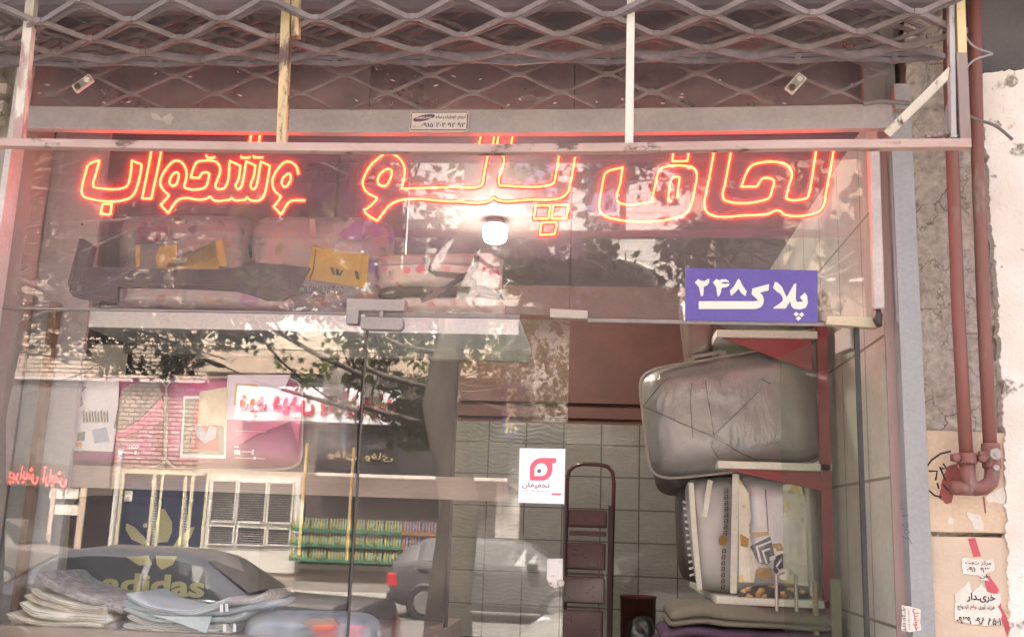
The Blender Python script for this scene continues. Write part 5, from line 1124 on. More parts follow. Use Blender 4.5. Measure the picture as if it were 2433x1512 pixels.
# step ladder by the tiled wall
YLd = 2.6
t = thing('step_ladder', P(1395, 1500, YLd), 'dark red folded metal step ladder leaning on the tiled wall', 'ladder')
M_lad = mat('ladder_red', (.085, .02, .024), (.066, .016, .02), 4, .35, .1, coat=.4); M_tread = mat('ladder_tread', (.11, .03, .036), (.085, .025, .03), 6, .35, .2, coat=.4)
pts = []
for x, y in ((1339, 1700), (1343, 1400), (1347, 1140), (1352, 1118), (1366, 1105), (1385, 1101), (1425, 1103), (1444, 1108), (1455, 1122), (1458, 1145), (1452, 1400), (1446, 1700)): pts.append(P(x, y, YLd))
obj('hoop_rail', MB().tube(pts, .0135, 10), M_lad, t, smooth=True)
for x in (1450, 1343): obj('side_rail', MB().beam([P(x, 1200, YLd - .02), P(x - 6, 1700, YLd - .02)], .03, .05), mat('ladder_dark', (.07, .03, .035)), t)
for k, (y0, y1, x0, x1) in enumerate(((1210, 1252, 1349, 1442), (1288, 1352, 1344, 1438), (1368, 1432, 1336, 1436), (1448, 1530, 1332, 1432))):
    tr_ = obj('tread', MB().pbox(x0, x1, y0, y1, YLd - .06, YLd - .03), M_lad, t, bevel=.008)
    obj('tread_mat', MB().pbox(x0 + 6, x1 - 6, y0 + 5, y1 - (0 if k else 0) - 6, YLd - .064, YLd - .058), M_tread, tr_, bevel=.002)
    b = MB()
    for j in range(7): c = P(x0 + 12 + random.random() * (x1 - x0 - 24), y0 + 8 + random.random() * (y1 - y0 - 18), YLd - .066); b.lathe([(.004, -.003), (.006, 0), (.006, .004)], c, 'Y', 8)
    obj('rivet', b, M_lad, tr_)
    if k < 3: obj('tread_lip', MB().pbox(x0 + 3, x1 - 2, y1 + 8, y1 + 20 if k == 0 else y1 + 12, YLd - .05, YLd - .03), M_lad, t, bevel=.004)
# red bin
YBn = 2.75
c = P(1516, 1560, YBn); r_ = (P(1558, 1450, YBn).x - P(1470, 1450, YBn).x) / 2; zt3 = P(1515, 1416, YBn).z
t = thing('waste_bin', (c.x, YBn + r_, 0), 'dull red round bin with a dark bag in it beside the step ladder', 'bin')
b = MB(); b.lathe([(r_ * .86, .0), (r_ * .98, zt3 - .02), (r_ * 1.02, zt3 - .02), (r_ * 1.02, zt3), (r_ * .94, zt3), (r_ * .9, zt3 - .05)], (c.x, YBn + r_, 0), 'Z', 28); obj('bin_body', b, mat('bin_red', (.12, .034, .026), (.085, .028, .022), 2, .5), t, smooth=True)
obj('dark_bag', MB().pillow([P(1490, 1462, YBn - .03), P(1555, 1460, YBn - .03), P(1556, 1560, YBn - .03), P(1484, 1560, YBn - .03)], .08, 14, 3, 1, .03, 5), plastic('bin_black', (.012, .012, .014), .3), t, smooth=True)

# ------------------------------------------------------------------ the other side of the street (seen mirrored in the glass)
LF = 22.0
M_brick = tiles('tan_brick', (.60, .48, .38), (.46, .36, .28), (.09, .07, .055), .30, .115, gap=.02, rough=.9, bm=.6, off=.5)
M_clad = tiles('white_cladding', (.72, .68, .63), (.68, .64, .60), (.20, .17, .16), 1.6, .27, gap=.010, rough=.5, bm=.3, off=.5)
M_tanb = tiles('tan_cladding', (.40, .31, .22), (.36, .28, .20), (.2, .15, .11), 1.4, .3, gap=.01, rough=.7, off=.5)
M_shopdark = mat('dark_shop_glass', (.035, .03, .03), (.025, .022, .022), 2, .15)
M_cremeb = mat('cream_stone_band', (.66, .58, .46), (.6, .52, .41), 2, .7); M_tanband = mat('tan_stone_band', (.56, .44, .34), (.5, .39, .30), 2, .7)
M_palewall = mat('pale_render', (.60, .58, .54), (.52, .50, .47), 1.5, .8); M_beigew = mat('beige_render', (.48, .41, .33), (.41, .35, .28), 1.5, .8)
M_whm = mat('white_metal', (.68, .66, .60), (.58, .56, .51), 3, .45); M_dkgrey = mat('charcoal_fascia', (.055, .05, .05), (.04, .037, .037), 2, .45)
def fz(y, L=LF): return P(1100, y, L).z
def fb(mb, x0, x1, y0, y1, d, mi=0): return mb.fbox(x0, x1, y0, y1, LF, d, mi)
def fthing(name, x, label, cat, group=None): return thing(name, (M(x, 1350, LF).x, -LF, 0), label, cat, group)
# brick building with the barber shop
t = fthing('brick_building', 200, 'tan brick building with a barber shop across the street', 'building')
X0, X1 = M(-520, 900, LF).x, M(487, 900, LF).x
obj('wall', MB().box(X0, X1, -LF - 6, -LF, 0, 14), M_brick, t)
b = MB(); fb(b, -300, 272, 906, 1150, .10); obj('fascia', b, mat('grey_fascia', (.20, .18, .17), (.16, .145, .14), 2), t)
b = MB(); fb(b, -300, 272, 1151, 1357, .04); obj('shop_window', b, M_shopdark, t)
b = MB(); fb(b, -300, 487, 893, 900, .2); obj('stone_ledge', b, M_palewall, t)
b = MB(); fb(b, 112, 122, 1151, 1357, .09); fb(b, 180, 196, 1151, 1357, .09); obj('mullion', b, M_tanband, t)
b = MB(); fb(b, -300, 275, 1318, 1357, .12); obj('stall_riser', b, M_tanband, t)
sg = thing('barber_sign', M(90, 1130, LF), 'red lit barber sign letters over the dark shop window, mirrored in the glass', 'sign')
b = MB(); fletters(b, 'آرایش', 100, 160, 1108, 1156, LF - .16, bold=.01, th=.02); fletters(b, 'پیرایش', 22, 92, 1104, 1152, LF - .16, bold=.01, th=.02); obj('letters', b, emit('red_neon', (1, .12, .10), 1.3), sg)
b = MB(); fb(b, 18, 164, 1100, 1150, .11); obj('sign_board', b, mat('sign_brown', (.16, .11, .09)), sg)
sg = thing('gold_shop_sign', M(60, 1265, LF), 'dark board with gold mirrored barber lettering inside the shop window', 'sign')
b = MB(); fb(b, -30, 128, 1238, 1290, .07); obj('sign_board', b, M_black, sg)
b = MB(); fletters(b, 'آرایش کلاسیک', -20, 118, 1250, 1278, LF - .10); obj('letters', b, mat('gold_letters', (.62, .52, .16)), sg)
for x0, x1, y0, y1, lab in ((118, 150, 1158, 1183, 'left of two tilted paper notices in the barber window'), (154, 186, 1158, 1184, 'right of two tilted paper notices in the barber window'), (130, 190, 1198, 1222, 'wide white paper notice in the barber window')):
    b = MB(); fb(b, x0, x1, y0, y1, .06); tag(obj('paper_notice', b, M_paper), lab, 'notice')
A_, B_ = M(286, 1085, LF - .5), M(252, 1340, LF - .5)
tag(obj('street_pole', MB().tube([(A_.x, A_.y, 0), (A_.x, A_.y, A_.z + .2)], .07, 12), M_whm), 'white round pole on the far pavement beside the dark blue door', 'pole')
# middle building
t = fthing('plastered_building', 680, 'beige plastered building with stone bands and a blue metal door across the street', 'building')
X0, X1 = M(487, 900, LF).x, M(1105, 900, LF).x
obj('wall', MB().box(X0, X1, -LF - 6, -LF, 0, fz(833)), M_beigew, t)
obj('upper_wall', MB().box(X0, X1, -LF - 6, -LF, fz(833), 14), M_palewall, t)
b = MB(); fb(b, 482, 1105, 800, 831, .35); obj('cream_band', b, M_cremeb, t)
b = MB(); fb(b, 478, 1105, 834, 888, .5); obj('tan_band', b, M_tanband, t)
for k, (x0, x1) in enumerate(((520, 620), (680, 790), (900, 1010))):
    b = MB(); fb(b, x0, x1, 520, 690, .03); wn = obj('window', b, M_shopdark, t)
    b = MB(); fb(b, x0 - 6, x1 + 6, 692, 700, .15); fb(b, (x0 + x1) / 2 - 3, (x0 + x1) / 2 + 3, 520, 690, .06); obj('sill', b, M_whm, wn)
for x0, x1 in ((281, 365), (371, 444), (448, 484)):
    pass
X2, X3 = M(274, 900, LF).x, M(488, 900, LF).x
b = MB(); fb(b, 274, 488, 1120, 1357, .045); dr = obj('blue_door', b, mat('navy_door', (.03, .04, .075), (.025, .03, .055), 3, .4), t)
b = MB()
for x0, x1 in ((276, 284), (352, 360), (372, 378), (428, 434), (444, 452), (480, 487)): fb(b, x0, x1, 1124, 1357, .09)
fb(b, 276, 487, 1118, 1126, .10); fb(b, 276, 487, 1296, 1304, .10)
obj('door_frame', b, mat('cream_frame', (.62, .58, .42), (.52, .48, .34), 4), dr)
b = MB()
for k in range(26):
    y = 1140 + k * 6.2
    fb(b, 360, 372, y, y + 2.6, .085); fb(b, 434, 444, y, y + 2.6, .085)
obj('grating', b, M_whm, dr)
b = MB(); b.lathe([(.02, -.02), (.06, -.01), (.06, .03)], M(346, 1247, LF - .09), 'Y', 12); obj('handle', b, M_chrome, dr)
b = MB(); fb(b, 296, 314, 1165, 1190, .06); obj('paper', b, M_paper, dr)
# louvred metal shutters
b = MB(); fb(b, 489, 706, 1128, 1357, .05); lv = obj('metal_front', b, M_whm, t)
b = MB(); fr = MB(); sl_ = MB()
for x0, x1, y0, y1 in ((503, 556, 1143, 1236), (566, 628, 1146, 1238), (638, 692, 1148, 1240), (496, 552, 1250, 1290), (564, 626, 1253, 1292), (636, 686, 1257, 1292)):
    fb(b, x0, x1, y0, y1, .055); fb(fr, x0 - 4, x0, y0 - 4, y1 + 4, .11); fb(fr, x1, x1 + 4, y0 - 4, y1 + 4, .11); fb(fr, x0, x1, y0 - 4, y0, .11); fb(fr, x0, x1, y1, y1 + 4, .11)
    y = y0 + 2
    while y < y1 - 1: fb(sl_, x0, x1, y, y + 1.7, .075); y += 5.5
obj('louvre_void', b, M_shopdark, lv); obj('louvre_frame', fr, M_whm, lv); obj('louvre_slat', sl_, mat('slat_grey', (.42, .40, .37)), lv)
# bottle crates in a shop opening
b = MB(); fb(b, 712, 1090, 1130, 1352, .02); obj('shop_opening', b, mat('opening_brown', (.10, .075, .07), (.07, .055, .05), 2), t)
b = MB(); fb(b, 704, 716, 1190, 1357, .12); fb(b, 704, 1100, 1345, 1357, .14); obj('opening_frame', b, M_whm, t)
M_cr_g = solid('crate_green', (.06, .20, .11), .45); M_cr_o = solid('crate_orange', (.36, .17, .09), .45); M_bot = solid('bottle_pale', (.30, .38, .28), .15, 0, .5); M_boty = solid('bottle_yellow', (.42, .36, .08), .2, 0, .5); M_botb = solid('bottle_blue', (.16, .24, .42), .25, 0, .5)
def crate(x, z, Y, kind, lab):
    t = thing('bottle_crate', (x, Y, z), lab, 'crate', 'bottle crates stacked across the street')
    w2 = .24; b = MB(); b.box(x - w2, x + w2, Y - .16, Y + .16, z, z + .05); b.box(x - w2, x + w2, Y + .15, Y + .165, z + .05, z + .075); b.box(x - w2, x - w2 + .015, Y - .16, Y + .15, z + .05, z + .14); b.box(x + w2 - .015, x + w2, Y - .16, Y + .15, z + .05, z + .14)
    obj('crate_box', b, M_cr_g if kind == 'g' else M_cr_o, t)
    for i in range(6):
        b = MB(); b.lathe([(.03, .05), (.034, .07), (.034, .22), (.014, .30), (.014, .345)], (x - w2 + .05 + i * .076, Y + .09, z), 'Z', 8)
        obj('bottle', b, (M_bot if i % 3 else M_boty) if kind == 'g' else (M_botb if i % 2 else M_cr_o), t, smooth=True)
    return t
xs = [M(722 + k * 44, 1300, LF).x for k in range(6)]
zb_ = fz(1345)
ROW = ('lowest', 'second', 'third'); COLN = ('beside the metal shutters', 'second from the metal shutters', 'third from the metal shutters', 'fourth from the metal shutters', 'fifth from the metal shutters', 'farthest from the metal shutters')
for r_i in range(3):
    for k in range(6):
        crate(xs[k], zb_ + r_i * .37, -LF + .33, 'g' if k < 4 else 'o', ('green' if k < 4 else 'orange') + ' bottle crate, ' + ROW[r_i] + ' row, ' + COLN[k])
# banner with red letters
sg = thing('banner_sign', M(750, 1005, LF), 'white shop banner with big red mirrored letters across the street', 'sign')
b = MB(); fb(b, 560, 862, 918, 1000, .60); obj('banner_board', b, solid('banner_white', (.78, .78, .80), .5), sg)
b = MB(); fletters(b, 'درد دیدن یاران', 568, 858, 926, 988, LF - .64, bold=.05, th=.05); obj('letters', b, mat('banner_red', (.55, .06, .09), (.48, .05, .08), 4), sg)
b = MB(); fb(b, 660, 740, 986, 998, .62); obj('strip', b, M_whm, sg); b = MB(); fletters(b, 'عرضه مستقیم', 672, 728, 988, 996, LF - .63, th=.01); obj('small_print', b, M_black, sg)
b = MB(); fb(b, 640, 860, 896, 914, .55); tag(obj('awning_box', b, M_dkgrey), 'dark awning box above the white shop banner', 'awning')
b = MB(); fb(b, 768, 815, 880, 938, .75); ts = tag(obj('hanging_sign', b, mat('hang_grey', (.30, .27, .24))), 'small grey hanging sign with a map pin above the white banner', 'sign')
# charcoal shop front
t2 = fthing('charcoal_shop_front', 900, 'charcoal shop front with grey lettering and a gold word across the street', 'shop front')
b = MB(); fb(b, 752, 1120, 1028, 1128, .4); obj('fascia', b, M_dkgrey, t2)
b = MB(); fletters(b, 'Kenze', 912, 962, 1050, 1064, LF - .42, bold=.01, th=.02); fletters(b, '<<<', 874, 896, 1050, 1064, LF - .42, th=.02); fletters(b, 'Kenze', 786, 832, 1048, 1062, LF - .42, bold=.01, th=.02); fletters(b, '<<<', 988, 1012, 1052, 1068, LF - .42, th=.02); obj('grey_letters', b, mat('letter_grey', (.22, .2, .2)), t2)
b = MB(); fletters(b, 'وفای', 780, 848, 1070, 1092, LF - .44, bold=.012, th=.02); obj('gold_word', b, mat('gold_word', (.62, .48, .26)), t2)
b = MB(); fb(b, 752, 1120, 1126, 1134, .5); obj('ledge', b, M_whm, t2)
b = MB(); fb(b, 780, 1110, 945, 1010, .25); obj('dark_grille_window', b, M_shopdark, t2)
b = MB(); fletters(b, 'ایران', 1104, 1128, 912, 1000, LF - .8, th=.02); 
sg = thing('vertical_sign', M(1132, 1030, LF), 'narrow blue projecting sign with cream letters across the street', 'sign')
b = MB(); fb(b, 1112, 1152, 908, 1036, .7); obj('sign_board', b, solid('sign_navy', (.06, .05, .16), .4), sg)
b = MB(); A_, B_, C_, D_ = rect(1114, 1150, 918, 1026, LF - .72); bb = MB(); hw, hh = (B_ - A_) / 2, (D_ - C_) / 2
letters(bb, 'KIKE', -hh, hh, -hw * .7, hw * .7, 0, face=1, bold=.03, th=.02); b.add([((A_ + B_) / 2 + v.z, -(LF - .72), (C_ + D_) / 2 + v.x) for v in bb.v], bb.f); obj('letters', b, mat('sign_cream', (.66, .56, .28)), sg)
# white clad building with the vaulted hood
t = fthing('white_clad_building', 1400, 'white clad building with a dark vaulted hood across the street', 'building')
X0, X1 = M(1105, 900, LF).x, M(1640, 900, LF).x
obj('wall', MB().box(X0, X1, -LF - 6, -LF, 0, 14), M_clad, t)
b = MB(); fb(b, 1150, 1640, 1000, 1357, .05); obj('shop_window', b, M_shopdark, t)
b = MB(); fb(b, 1180, 1640, 980, 1004, .3); obj('stone_ledge', b, M_palewall, t)
for x0, x1 in ((1195, 1320), (1395, 1465)): b = MB(); fb(b, x0, x1, 385, 505, .03); wn = obj('window', b, mat('blue_glass', (.22, .22, .34), (.18, .18, .28), 2, .15), t); b = MB(); fb(b, x0 - 5, x1 + 5, 505, 512, .2); obj('sill', b, M_whm, wn)
b = MB(); a, b_, c, d = rect(1276, 1556, 612, 736, LF - 1.4); n = 20; pr = []
pts2 = [(a, c)] + [(a, c + (d - c) * .62)] + [((a + b_) / 2 - (b_ - a) / 2 * math.cos(math.pi * k / n), c + (d - c) * (.62 + .38 * math.sin(math.pi * k / n))) for k in range(n + 1)] + [(b_, c)]
b.prism([(x, -LF, z) for x, z in pts2][::-1], (0, 1.4, 0)); hd_ = obj('vaulted_hood', b, M_dkgrey, t)
b = MB(); b.tube([((a + b_) / 2 - (b_ - a) / 2 * math.cos(math.pi * k / n), -LF + 1.4, c + (d - c) * (.62 + .38 * math.sin(math.pi * k / n))) for k in range(n + 1)], .06, 6); obj('hood_trim', b, M_whm, hd_)
b = MB(); q0 = (a + b_) / 2; b.box(q0 - .9, q0 + .6, -LF + 1.4, -LF + 1.43, c, c + .55); obj('hood_window', b, mat('hood_blue', (.10, .10, .2), (.08, .08, .16), 2, .2), hd_)
b = MB(); b.box(X0, X1, -LF, -LF + .6, fz(752), fz(736)); obj('canopy_beam', b, M_dkgrey, t)
t = fthing('tan_clad_building', 1950, 'tan clad building behind the trees across the street', 'building')
X0, X1 = M(1641, 900, LF).x, M(2900, 900, LF).x
obj('wall', MB().box(X0, X1, -LF - 6, -LF, 0, 14), M_tanb, t)
for k in range(3):
    b = MB(); fb(b, 1700 + k * 260, 1860 + k * 260, 520, 660, .03); wn = obj('window', b, M_shopdark, t); b = MB(); fb(b, 1690 + k * 260, 1870 + k * 260, 660, 668, .2); obj('sill', b, M_whm, wn)
b = MB(); fb(b, 1641, 2900, 1010, 1357, .05); obj('shop_window', b, M_shopdark, t)

# ------------------------------------------------------------------ trees
M_bark = mat('tree_bark', (.19, .165, .14), (.12, .10, .085), 9, .95, .9, scale=(1, 1, .3), fine=30)
def leafmat(name, c, tc):
    m = bpy.data.materials.new(name); m.use_nodes = True; nt = m.node_tree; nt.nodes.clear(); o = nt.nodes.new('ShaderNodeOutputMaterial')
    d = nt.nodes.new('ShaderNodeBsdfDiffuse'); tl = nt.nodes.new('ShaderNodeBsdfTranslucent'); mx = nt.nodes.new('ShaderNodeMixShader'); mx.inputs[0].default_value = .35
    v = tex(nt, 'Object'); n1 = nz(nt, v, 2.5, 3); col = mix(nt, n1, c, tuple(x * .5 for x in c)); nt.links.new(col, d.inputs[0]); tl.inputs[0].default_value = (*tc, 1)
    nt.links.new(d.outputs[0], mx.inputs[1]); nt.links.new(tl.outputs[0], mx.inputs[2]); nt.links.new(mx.outputs[0], o.inputs[0]); return m
M_leaf = leafmat('plane_leaf', (.10, .115, .05), (.16, .20, .05)); M_leafg = leafmat('green_leaf', (.15, .18, .07), (.20, .26, .07)); M_leafd = leafmat('dark_leaf', (.06, .055, .04), (.07, .07, .03))
LEAF = [(0, -.1), (.28, -.02), (.5, .15), (.3, .3), (.42, .62), (.16, .55), (0, 1.0), (-.16, .55), (-.42, .62), (-.3, .3), (-.5, .15), (-.28, -.02)]
def leaf(mb, p, s, rnd):
    d = Vector((rnd.uniform(-1, 1), rnd.uniform(-1, 1), rnd.uniform(-1.3, .4))).normalized(); e = d.cross(Vector((rnd.uniform(-1, 1), rnd.uniform(-1, 1), rnd.uniform(-1, 1)))).normalized()
    mb.add([p + d * (y * s) + e * (x * s * 1.1) for x, y in LEAF], [tuple(range(12))])
def tree(loc, h, r, spread, label, seed, low=2.6, nl=2600, ls=.14, mleaf=None, boughs=9, dirs=None, group=None, zmin=0, xr=(-99, 99)):
    rnd = random.Random(seed); t = thing('plane_tree', loc, label, 'tree', group); L0 = Vector(loc); tk = MB(); lf = MB()
    tp = [L0 + Vector((rnd.uniform(-.06, .06) * i, rnd.uniform(-.06, .06) * i, h * .55 * i / 6)) for i in range(7)]
    tk.tube(tp, [r * (1.25 if i == 0 else 1 - .09 * i) for i in range(7)], 12)
    tips = []
    def limb(p, d, L, rr, depth):
        pts = [p]; n = 5; q = p.copy(); dd = d.copy()
        for i in range(n):
            dd = (dd + Vector((rnd.uniform(-.25, .25), rnd.uniform(-.25, .25), rnd.uniform(-.12, .22)))).normalized()
            if q.y > -4.9: dd.y = -abs(dd.y) - .05
            q = q + dd * (L / n); pts.append(q.copy())
        tk.tube(pts, [max(.004, rr * (1 - .75 * i / n)) for i in range(n + 1)], 5)
        if depth == 0:
            tips.extend(pts[2:]); return
        for i in range(3 if depth > 1 else 4):
            k = rnd.randint(2, n); side = Vector((rnd.uniform(-1, 1), rnd.uniform(-1, 1), rnd.uniform(-.5, .7))).normalized()
            limb(pts[k], (dd * .7 + side * .8).normalized(), L * .55, rr * .5, depth - 1)
    for k in range(boughs):
        z = low + (h * .55 - low) * k / max(1, boughs - 1); i = min(5, int(z / (h * .55) * 6)); p = tp[i] + (tp[i + 1] - tp[i]) * (z / (h * .55) * 6 - i)
        an = rnd.uniform(0, 6.28) if not dirs else R(dirs[k % len(dirs)]); limb(p, Vector((math.cos(an), math.sin(an), rnd.uniform(-.12, .4))).normalized(), spread * rnd.uniform(.75, 1.1), r * .15, 2)
    hubs = rnd.sample(tips, min(len(tips), 110))
    for k in range(nl):
        p = (rnd.choice(hubs) if k % 4 else rnd.choice(tips)) + Vector((rnd.gauss(0, .15), rnd.gauss(0, .15), rnd.gauss(-.08, .15)))
        if p.y > -4.75: p.y = -4.75 - abs(p.y + 4.75) * .6 - rnd.random() * .5
        if p.z < zmin + 1.2 and not xr[0] < p.x < xr[1]: continue
        if p.z < zmin: p.z = zmin + rnd.random() * .7
        leaf(lf, p, ls * rnd.uniform(.6, 1.25), rnd)
    obj('trunk', tk, M_bark, t, smooth=True); obj('crown', lf, mleaf or M_leaf, t); return t
G3 = 'plane trees along the near kerb'
c = M(1030, 1200, 5.25)
tree((c.x, -5.15, -.05), 10, .23, 2.6, 'plane tree on the near kerb, its thick trunk mirrored in the closed glass door', 3, 2.5, 7000, .105, M_leafg, group=G3, zmin=2.4, xr=(M(800, 900, 5.2).x, 9), dirs=[200, 165, 150, 180, 215, 260, 170, 270, 150])
c = M(330, 600, 5.4)
tree((M(15, 1200, 5.4).x, -5.1, -.05), 9.2, .2, 3.2, 'bare branched plane tree on the near kerb, mirrored at the left of the glass', 11, 3.4, 9000, .105, M_leafd, 14, [10, 350, 185, 25, 60, 0, 330, 200, 15, 160, 45, 5], G3, zmin=3.35, xr=(M(-200, 900, 5.2).x, M(470, 900, 5.2).x))
tree((M(-470, 1200, 5.4).x, -5.15, -.05), 9.2, .2, 3.0, 'plane tree added beyond the edge of the glass to darken its left reflection', 17, 3.3, 9000, .105, M_leafd, 13, [5, 350, 20, 340, 30, 0, 10], G3, zmin=3.3)  # added tree, its crown darkens what the left glass mirrors
c = M(1960, 1200, 5.6)
tree((c.x, -5.3, -.05), 9, .2, 1.9, 'leafy plane tree on the near kerb, mirrored behind the blue number plate', 21, 3.1, 6500, .105, M_leafd, 11, [170, 200, 150, 185, 90, 0, 250, 160, 300, 190, 175], G3)
tree((M(985, 1200, 19.5).x, -19.2, 0), 9.5, .16, 2.4, 'young street tree on the far pavement before the beige plastered building', 31, 4.5, 1500, .15, M_leaf, 8)
tree((M(-260, 1200, 19.5).x, -19.0, 0), 10, .16, 2.4, 'young street tree on the far pavement before the brick building', 41, 5.0, 1300, .15, M_leafd, 8)
tree((M(1750, 1200, 19.5).x, -19.2, 0), 10, .18, 2.6, 'dense street tree on the far pavement before the tan clad building', 51, 4.0, 2200, .16, M_leafd, 9)

# ------------------------------------------------------------------ cars
M_tyre = mat('tyre', (.025, .024, .024), (.018, .018, .018), 8, .85); M_rim = mat('alloy_rim', (.45, .44, .43), (.36, .35, .34), 4, .3, metal=.7)
M_carglass = mat('car_glass', (.035, .04, .045), (.03, .034, .04), 2, .2, 0, spec=.2); M_trim = solid('car_trim', (.02, .02, .022), .5); M_lampred = solid('tail_red', (.55, .03, .03), .2, 0, .8); M_plate = solid('plate', (.7, .7, .66), .5)
def car(label, X, Yc, face, ST, paint, W=.82, wheels=(.72, 3.2), rw=.30, z0=-.15, glass_sp=(), front=None, rear=None, grille=False):
    """face +1 heads to +X. ST: stations (s, sill, belt, top, half width, half width at the top); s metres from the tail."""
    t = thing('parked_car', (X + face * 2, Yc, z0), label, 'car', 'cars parked in the street'); mb = MB(); rings = []
    for s, zb, ze, zt, w_, wt in ST:
        half = [(0, zb), (w_ * .86, zb), (w_ * .98, zb + .12), (w_, ze - .22), (w_ * .975, ze), (wt, zt - .05 if zt > ze + .1 else zt - .012), (wt * .86, zt - .008), (0, zt + .012)]
        rings.append([Vector((X + face * s, Yc + y, z0 + z)) for y, z in half] + [Vector((X + face * s, Yc - y, z0 + z)) for y, z in half[-2:0:-1]])
    n = len(rings[0]); V = [v for r_ in rings for v in r_]; Fc = []
    for i in range(len(rings) - 1):
        for k in range(n):
            k2 = (k + 1) % n; Fc.append((i*n+k, i*n+k2, (i+1)*n+k2, (i+1)*n+k))
    Fc += [tuple(range(n - 1, -1, -1)), tuple((len(rings) - 1) * n + k for k in range(n))]
    mb.add(V, Fc); body = obj('body', mb, paint, t, smooth=True); body.modifiers.new('e', 'EDGE_SPLIT').split_angle = R(38)
    def lerp(i0, f, k): j = min(i0 + 1, len(rings) - 1); return rings[i0][k] * (1 - f) + rings[j][k] * f
    def at_s(s):
        for i in range(len(ST) - 1):
            if ST[i][0] <= s <= ST[i + 1][0]: return i, (s - ST[i][0]) / (ST[i + 1][0] - ST[i][0])
        return len(ST) - 2, 1.0
    for sa, sb in glass_sp:                                     # side windows, both sides
        for sg in (1, -1):
            ka, kb = (4, 5) if sg > 0 else (n - 4, n - 5); V = []; m_ = 6
            for r_ in (.10, .90):
                for q in range(m_ + 1):
                    s = sa + (sb - sa) * q / m_; i, f = at_s(s); p, e = lerp(i, f, ka), lerp(i, f, kb); V.append(p + (e - p) * r_ + Vector((0, sg * .012, .004)))
            b = MB(); b.add(V, [(q, q + 1, q + m_ + 2, q + m_ + 1) for q in range(m_)]); b.prism([V[0], V[m_], V[2 * m_ + 1], V[m_ + 1]], (0, -sg * .004, 0)); obj('side_window', b, M_carglass, t)
    for pair, nm in ((front, 'windscreen'), (rear, 'rear_window')):
        if not pair: continue
        i, j = pair; b = MB(); nn = Vector((face * (1 if nm == 'windscreen' else -1) * .008, 0, .012)); A5, A6, A8, A9 = 5, 6, n - 6, n - 5
        p0, p1, p2, p3 = rings[i][5], rings[j][5], rings[j][n - 5], rings[i][n - 5]; q = lambda a, c, f: a + (c - a) * f
        quad = [q(q(p0, p1, .06), q(p3, p2, .06), .05), q(q(p0, p1, .94), q(p3, p2, .94), .05), q(q(p0, p1, .94), q(p3, p2, .94), .95), q(q(p0, p1, .06), q(p3, p2, .06), .95)]
        b.prism([v + nn + Vector((0, 0, .022)) for v in quad], (0, 0, .006)); obj(nm, b, M_carglass, t)
    for s in wheels:
        for sg in (1, -1):
            c = Vector((X + face * s, Yc + sg * (W - .09), z0 + rw)); b = MB(); b.lathe([(rw * .6, -.09), (rw * .95, -.10), (rw, -.07), (rw, .07), (rw * .95, .10), (rw * .6, .09)], c, 'Y', 26); wh = obj('wheel', b, M_tyre, t, smooth=True)
            b = MB(); yo = c.y + sg * .095
            b.lathe([(rw * .64, -.02), (rw * .67, .0), (rw * .64, .02)], (c.x, yo, c.z), 'Y', 24); b.lathe([(rw * .14, -.012), (rw * .14, .012)], (c.x, yo + sg * .004, c.z), 'Y', 12)
            for k in range(7):
                a_ = 2 * math.pi * k / 7; d = Vector((math.cos(a_), 0, math.sin(a_))); e = Vector((-d.z, 0, d.x)); o_ = Vector((c.x, yo + sg * .024, c.z))
                b.prism([o_ + d * rw * .1 - e * .02, o_ + d * rw * .62 - e * .04 + e * .03, o_ + d * rw * .62 + e * .045, o_ + d * rw * .1 + e * .02], (0, -sg * .02, 0))
            obj('rim', b, M_rim, wh)
            b = MB(); b.lathe([(rw * .95, -.02), (rw * 1.14, -.015), (rw * 1.14, .012), (rw * .95, .012)], (c.x, Yc + sg * (W - .002), c.z), 'Y', 24); obj('wheel_arch', b, M_trim, t, smooth=True)
    i0 = 0; zb, ze = ST[0][1], ST[0][2]
    for sg in (1, -1):
        b = MB(); yy = Yc + sg * ST[1][4] * .80; b.box(X - face * .02, X + face * .22, yy - .12, yy + .175 if sg > 0 else yy + .12, z0 + ze - .30, z0 + ze - .06)
        if sg < 0: b.v = [Vector((v.x, v.y - .055, v.z)) for v in b.v]
        obj('tail_lamp', b, M_lampred, t, bevel=.02)
        s = ST[-1][0]; b = MB(); yy = Yc + sg * ST[-2][4] * .72; b.box(X + face * (s - .25), X + face * (s + .015), yy - .13, yy + .13, z0 + ST[-1][2] - .24, z0 + ST[-1][2] - .07); obj('headlight', b, solid('headlamp', (.6, .6, .58), .15, 0, .8), t, bevel=.02)
        i, f = at_s(ST[len(ST) // 2][0]); p = lerp(i, f, 4 if sg > 0 else n - 4); sm = glass_sp[-1][1] - .05
        i, f = at_s(sm); p = lerp(i, f, 4 if sg > 0 else n - 4); b = MB(); b.box(p.x - .10, p.x + .10, p.y + sg * .02, p.y + sg * .17, p.z - .01, p.z + .12); obj('mirror', b, M_trim, t, bevel=.03)
        for sa, sb in glass_sp:
            i, f = at_s(sa + .12); p = lerp(i, f, 3 if sg > 0 else n - 3); b = MB(); b.box(p.x - .09, p.x + .09, p.y - .01, p.y + sg * .03, p.z + .08, p.z + .12); obj('door_handle', b, M_trim, t, bevel=.008)
    b = MB(); b.box(X - face * .035, X + face * .2, Yc - W * .88, Yc + W * .88, z0 + .30, z0 + .48); b.box(X + face * (ST[-1][0] - .2), X + face * (ST[-1][0] + .04), Yc - W * .86, Yc + W * .86, z0 + .28, z0 + .46); obj('bumper', b, M_trim, t, bevel=.03)
    b = MB(); b.box(X - face * .045, X - face * .03, Yc - .26, Yc + .26, z0 + .55, z0 + .66); obj('number_plate', b, M_plate, t)
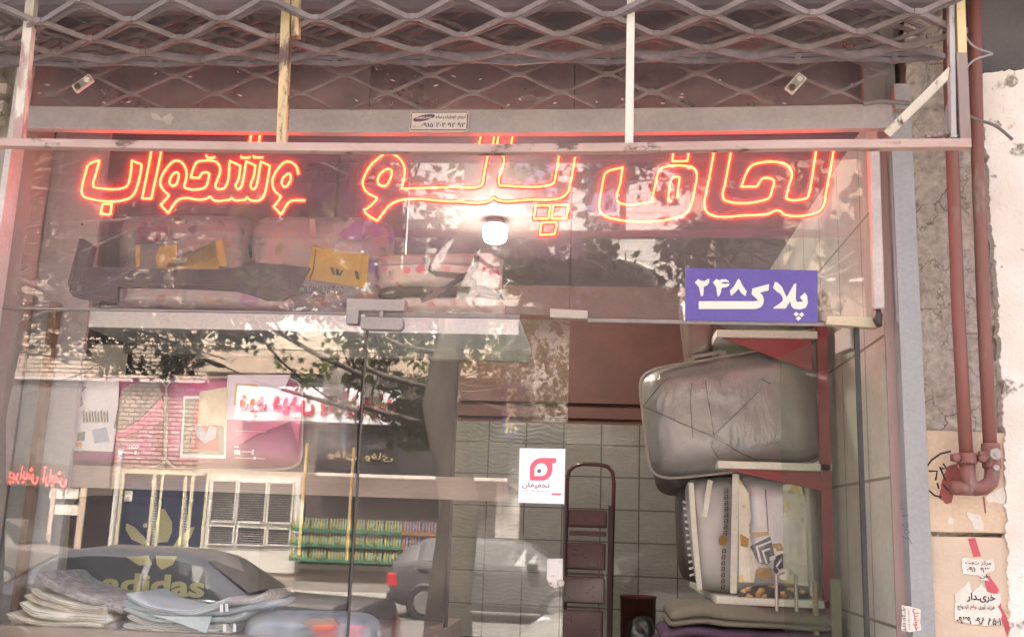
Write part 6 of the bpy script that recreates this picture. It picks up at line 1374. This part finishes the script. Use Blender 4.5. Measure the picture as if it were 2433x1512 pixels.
    if grille:
        b = MB(); s = ST[-1][0]
        for k in range(6): b.box(X + face * s, X + face * (s + .02), Yc - W * .52, Yc + W * .52, z0 + ST[-1][2] - .24 + k * .03, z0 + ST[-1][2] - .225 + k * .03)
        obj('grille', b, M_galv, t)
    return t
M_navy = mat('navy_car_paint', (.15, .155, .185), (.13, .135, .16), 2, .3, 0, coat=.6); M_silver = mat('grey_car_paint', (.085, .085, .09), (.075, .075, .08), 2, .4, 0, coat=.25); M_oldp = mat('old_grey_paint', (.14, .12, .11), (.10, .09, .085), 4, .5); M_whp = mat('white_car_paint', (.7, .7, .68), (.64, .64, .62), 3, .3, 0, coat=1)
SED = [(0.0, .42, .82, .84, .66, .58), (.06, .30, .90, .93, .78, .66), (.55, .22, .92, .95, .82, .68), (.92, .20, .93, .97, .83, .68), (1.45, .20, .93, 1.33, .83, .58), (1.75, .20, .93, 1.39, .83, .57), (2.6, .20, .92, 1.40, .83, .57), (2.95, .20, .91, 1.35, .83, .58), (3.55, .20, .90, .94, .82, .66), (4.2, .22, .82, .84, .80, .64), (4.38, .34, .70, .72, .70, .58)]
car('blue grey saloon parked at the near kerb, its roof mirrored low in the display window', M(806, 1400, 5.5).x, -6.25, -1, SED, M_navy, glass_sp=((1.15, 1.95), (2.03, 3.1)), front=(7, 8), rear=(3, 4))
HAT = [(0.0, .42, .88, .90, .70, .62), (.08, .30, .98, 1.06, .80, .70), (.25, .24, 1.02, 1.28, .84, .64), (.62, .20, 1.02, 1.46, .86, .60), (1.3, .20, 1.01, 1.52, .86, .60), (2.2, .20, .99, 1.50, .86, .60), (2.6, .20, .98, 1.42, .86, .60), (3.3, .20, .96, 1.00, .85, .68), (3.9, .22, .88, .90, .83, .66), (4.1, .34, .72, .74, .72, .60)]
car('grey hatchback parked across the street, mirrored beside the tree trunk', M(842, 1350, 14.6).x, -15.4, 1, HAT, M_silver, W=.86, glass_sp=((.55, 1.45), (1.53, 2.75)), front=(6, 7), rear=(1, 3), rw=.31)
OLD = [(0, .5, .9, .92, .74, .66), (.1, .32, .92, .95, .80, .70), (1.9, .26, .95, .98, .82, .70), (2.0, .26, .95, 1.5, .82, .62), (2.8, .26, .95, 1.52, .82, .62), (3.3, .26, .94, 1.0, .82, .70), (4.3, .28, .86, .90, .80, .72), (4.45, .34, .84, .86, .78, .70)]
car('old grey pickup with a slatted front across the street, mirrored at the lower left', M(166, 1330, 16.0).x - 4.45, -16.6, 1, OLD, M_oldp, glass_sp=((2.1, 3.0),), front=(4, 5), grille=True)
car('white saloon by the near kerb, its bonnet mirrored low in the closed glass door', M(1165, 1512, 5.6).x + 4.38 + .0, -6.5, -1, SED, M_whp, glass_sp=((1.15, 1.95), (2.03, 3.1)), front=(7, 8), rear=(3, 4))

# small things left as they are: everything that carries a category is a thing
for o in list(bpy.data.objects):
    if o.parent is None and o.get('category') and 'kind' not in o: o['kind'] = 'thing'
